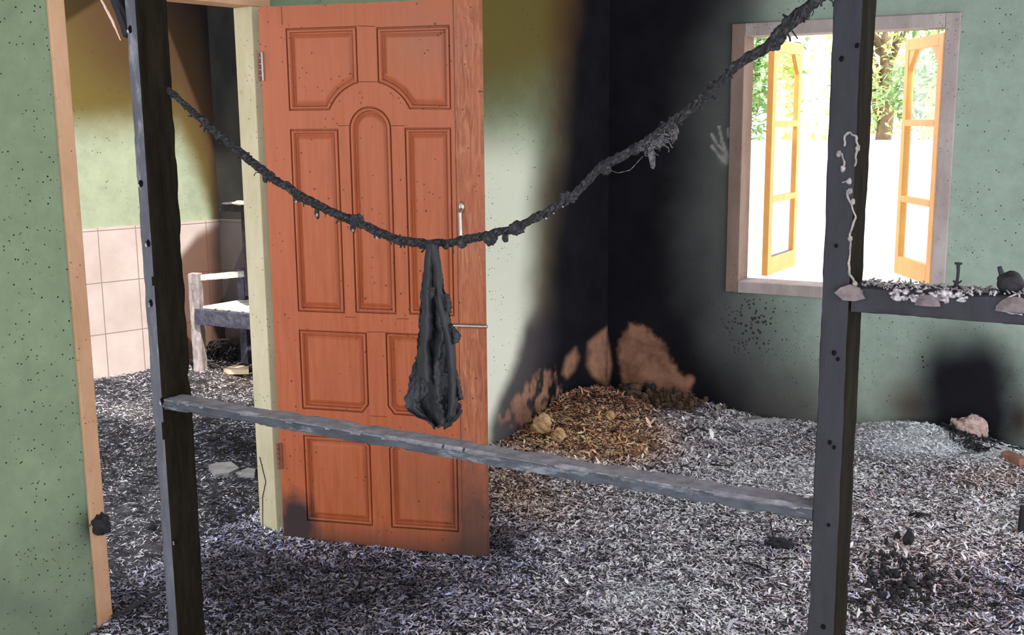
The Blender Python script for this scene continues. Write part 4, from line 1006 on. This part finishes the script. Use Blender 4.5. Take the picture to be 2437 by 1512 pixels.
# black heap at lower right
parts = []
for i in range(130):
    u = rng.normal(2130, 55); v = rng.normal(1385, 38); p = at(u, min(v, 1500)); parts.append(blob_geo((p[0], p[1], p[2]+rng.uniform(0, .02)), rng.uniform(.005, .016, 3), .7, i, 2, 2.6))
for i in range(160):
    u = rng.normal(2200, 90); v = rng.normal(1400, 45); p = at(u, min(v, 1505)); a_ = rng.uniform(0, 6.3); L_ = rng.uniform(.012, .035)
    parts.append(tube_geo([p+[0, 0, .004], p+[math.cos(a_)*L_*.5, math.sin(a_)*L_*.5, rng.uniform(.006, .025)], p+[math.cos(a_)*L_, math.sin(a_)*L_, rng.uniform(0, .02)]], rng.uniform(.001, .003), sides=4, step=.01))
V, F = merge(parts); tag(mesh_obj('charred_tangle', V, F, M['char_black']), 'black tangled heap of charred scraps at the lower right beside the post', 'charcoal', None, 'stuff')
# white ash mound with black wires by the right soot mark
p = at(2305, 1010)
chunk('plaster_lump', 2308, 1020, (.085, .05, .075), mat_char('pink_plaster', S(150, 112, 100), S(214, 190, 182), (.3, .7), 26, S(36, 32, 34), (.50, .60), ashsc=14), 'pinkish plaster lump on the white ash below the sooty patch', 'rubble', 15, .5, 1.6, lift=.35)
parts = []
for i in range(70):
    k0 = rng.random(); u = 2255+k0*85+rng.normal(0, 14); v = 1008+k0*62+rng.normal(0, 8); a = at(u, v)
    pts = [a+[0, 0, .012]]
    for k_ in range(5): pts.append(pts[-1]+[rng.normal(.004, .016), rng.normal(-.006, .018), 0])
    pts = [np.array([q[0], q[1], gz(q[0], q[1])+.008+rng.uniform(0, .03)]) for q in pts]
    parts.append(tube_geo(pts, rng.uniform(.0018, .0042), sides=5, step=.006, noise=.3, seed=i))
for i in range(22):
    u = rng.uniform(2120, 2437); v = rng.uniform(1010, 1075); a = at(u, v); a_ = rng.uniform(0, 6.3)
    q = a+[math.cos(a_)*.07, math.sin(a_)*.05, 0]; parts.append(tube_geo([a+[0, 0, .01], (a+q)/2+[0, 0, .018], q+[0, 0, .004]], rng.uniform(.0015, .0035), sides=5))
V, F = merge(parts); tag(mesh_obj('charred_wires', V, F, M['char_black']), 'black burnt wires strewn over the white ash below the sooty patch', 'wires', None, 'stuff')
# twigs
for (pts, lab) in (([(1900-290+0, 1150), (1640, 1158), (1662, 1164)], None), ([(1690, 1110), (1720, 1114), (1745, 1112)], 'short black stick on the pale ash behind the low rail'),
                   ([(1630, 1026), (1660, 1022), (1690, 1030)], 'thin black stick on the ash between corner heap and window'),
                   ([(268, 1478), (330, 1450), (400, 1405)], 'long charred stick lying in the doorway beside the left post'),
                   ([(1770, 1345), (1800, 1352), (1830, 1368)], 'bent black stick on the ash in front of the right post')):
    if lab is None: continue
    P = [at(*q)+[0, 0, .010] for q in pts]; o = tube('charred_stick', P, .004 if 'long' not in lab else .009, M['char_black'], None, sides=7, noise=.4); tag(o, lab, 'stick')

# ------------------------------------------------------------------ back room furniture
B = on_z(478, 888, .05)
bed = empty('burnt_bed', (B[0]+.3, B[1]+.3, .0), 'scorched wooden bed frame with ash-white slats in the back room', 'bed')
ang = math.radians(71); hd = np.array([math.cos(ang), math.sin(ang)])
M['bedwood'] = mat_char('scorched_pale_wood', S(120, 108, 112), S(196, 182, 178), (.35, .65), 20, S(60, 52, 52), (.62, .75), stretch=(1, 1, .3))
M['beddark'] = mat_char('charred_bed_rail', S(44, 44, 56), S(96, 94, 110), (.3, .7), 25)
M['whiteash'] = mat_char('white_ash_crust', S(190, 178, 168), S(250, 244, 238), (.35, .6), 60, S(120, 100, 90), (.68, .74), ashsc=40)
beam('leg', (B[0], B[1], 0), (B[0], B[1], .705), (.034, .008, 0), (-.008, .03, 0), M['bedwood'], bed, amp=.003, seed=5)
e1 = B+np.array([1.9, .1, 0])
beam('leg', (e1[0], e1[1], 0), (e1[0], e1[1], .48), (.032, 0, 0), (0, .03, 0), M['bedwood'], bed, amp=.003, seed=6)
q = B[:2]+hd*.34
beam('leg', (q[0], q[1], 0), (q[0], q[1], .70), (.03, 0, 0), (0, .03, 0), M['beddark'], bed, amp=.003, seed=7)
beam('side_rail', (B[0]+.02, B[1]-.03, .43), (e1[0], e1[1]-.06, .43), (0, .014, 0), (0, 0, .05), M['beddark'], bed, amp=.004, seed=8)
top0 = np.array([B[0]+.02, B[1]+.02, .675])
q3 = on_y(592, 652, B[1]+.30)
beam('top_rail', top0, (q3[0]+.04, q3[1]+.04, q3[2]+.005), (0, .02, 0), (0, 0, .018), M['whiteash'], bed, amp=.004, seed=9)
for i in range(16):
    x = B[0]+.05+i*.115; box('slat', (x, B[1]+.0, .478), (.09, 0, 0), (.05, .34, 0), (0, 0, .018), M['whiteash'], bed, .004)
# corner shelf
tb = empty('charred_shelf', (RC[0]+.45, RC[1]+.02, .6), 'charred dark shelf unit on the corner wall of the back room above the bed', 'shelf')
t0 = on_y(524, 487, RC[1]-.35); tz = t0[2]; ty0 = RC[1]-.36
V, F = beam_geo((t0[0], ty0+.18, tz-.02), (t0[0]+.9, ty0+.18, tz-.02), (0, .18, 0), (0, 0, .022), amp=.006, seed=3, chip=.8); mesh_obj('shelf_board', V, F, M['char_black'], tb)
for dx in (.14, .80):
    box('side_panel', (t0[0]+dx, ty0+.04, .56), (.035, 0, 0), (0, .32, 0), (0, 0, tz-.04-.56), M['char_black'], tb, .003)
box('back_panel', (t0[0]+.175, ty0+.33, .56), (.625, 0, 0), (0, .02, 0), (0, 0, tz-.04-.56), M['char_black'], tb, .003)
p = on_y(566, 494, RC[1]-.38); o = blob('burnt_scrap', (p[0], RC[1]-.36, tz+.014), (.05, .035, .014), M['bone'], None, noise=.4, seed=4); tag(o, 'pale scrap lying on the charred corner shelf', 'scrap')
p = on_y(535, 483, RC[1]-.38); o = blob('burnt_scrap', (p[0]+.01, RC[1]-.33, tz+.008), (.07, .06, .008), M['plate'], None, noise=.4, seed=5); tag(o, 'flat brown burnt scrap at the near edge of the corner shelf', 'scrap')
# wire bundle under the bed
Bw = on_y(528, 835, B[1]+.3); parts = []
for i in range(46):
    c0 = Bw+rng.normal(0, .02, 3); pts = []
    r0 = rng.uniform(.05, .13); ph = rng.uniform(0, 6.3)
    for k_ in range(9):
        a_ = ph+k_*.35; pts.append((c0[0]+r0*math.cos(a_), c0[1]+rng.normal(0, .03), max(.04, .10+r0*.85*math.sin(a_)+c0[2]*0)))
    parts.append(tube_geo(pts, rng.uniform(.002, .005), sides=5, step=.01))
V, F = merge(parts); tag(mesh_obj('wire_bundle', V, F, M['char_rope']), 'tangled bundle of burnt wire on the floor under the bed', 'wires')

# ------------------------------------------------------------------ outside the window
tag(box('yard', (-14, YB+.15, -.15), (24, 0, 0), (0, 22, 0), (0, 0, .1), M['ground']), kind='structure')
tag(box('boundary_wall', (-12, 8.5, -.05), (20, 0, 0), (0, .15, 0), (0, 0, 1.53), M['fence']), 'sunlit white rendered yard wall seen through the window', 'wall')
def tree(x, y, h_, r_, n, mat, label, seed, name='tree'):
    rg_ = np.random.default_rng(seed); t = empty(name, (x, y, -.05), label, 'tree', 'trees beyond the yard wall')
    parts = [tube_geo([(x, y, -.06), (x+.1, y, h_*.5), (x-.05, y, h_*.9)], [.11, .08, .03], sides=8, noise=.2)]
    for i in range(9):
        a_ = rg_.uniform(0, 6.3); parts.append(tube_geo([(x, y, h_*rg_.uniform(.35, .7)), (x+math.cos(a_)*r_*.5, y+math.sin(a_)*r_*.5, h_*.8), (x+math.cos(a_)*r_*.9, y+math.sin(a_)*r_*.9, h_*rg_.uniform(.7, 1.1))], [.04, .03, .012], sides=5))
    V, F = merge(parts); mesh_obj('trunk', V, F, M['bark'], t, True)
    cl_ = np.clip(rg_.normal(0, 1, (26, 3)), -1.4, 1.4)*np.array([r_*.6, r_*.5, h_*.24])+np.array([x, y, h_*.72])
    c_ = cl_[rg_.integers(0, 26, n)]+rg_.normal(0, .2, (n, 3))*np.array([1, 1, .8])
    c_[:, 2] = np.maximum(c_[:, 2], .1)
    L_ = rg_.uniform(.025, .07, n); az = rg_.uniform(0, 6.3, n); ti = rg_.normal(-.3, .5, n)
    d = np.stack([np.cos(az)*np.cos(ti), np.sin(az)*np.cos(ti), np.sin(ti)], 1); s = np.stack([-np.sin(az), np.cos(az), rg_.normal(0, .5, n)], 1)
    V = np.stack([c_-d*L_[:, None], c_-s*(L_*.42)[:, None]+[0, 0, .01], c_+d*L_[:, None], c_+s*(L_*.42)[:, None]+[0, 0, .01]], 1).reshape(-1, 3)
    o = mesh_obj('foliage', V, np.arange(n*4).reshape(n, 4), mat, t)
tree(-3.4, 10.2, 3.3, .6, 11400, M['leaf'], 'dense green tree beyond the yard wall, seen in the left edge of the window', 1)
tree(-2.6, 14.2, 3.6, .7, 2700, M['leaf2'], 'sparse pale tree beyond the yard wall, seen in the middle of the window', 2)
tree(-1.4, 12.4, 3.9, .7, 7200, M['leaf'], 'mid-green tree beyond the yard wall, just right of the window post', 3)
tree(-.75, 10.0, 3.0, .5, 6000, M['leaf2'], 'yellow-green tree beyond the yard wall, behind the right casement', 4)
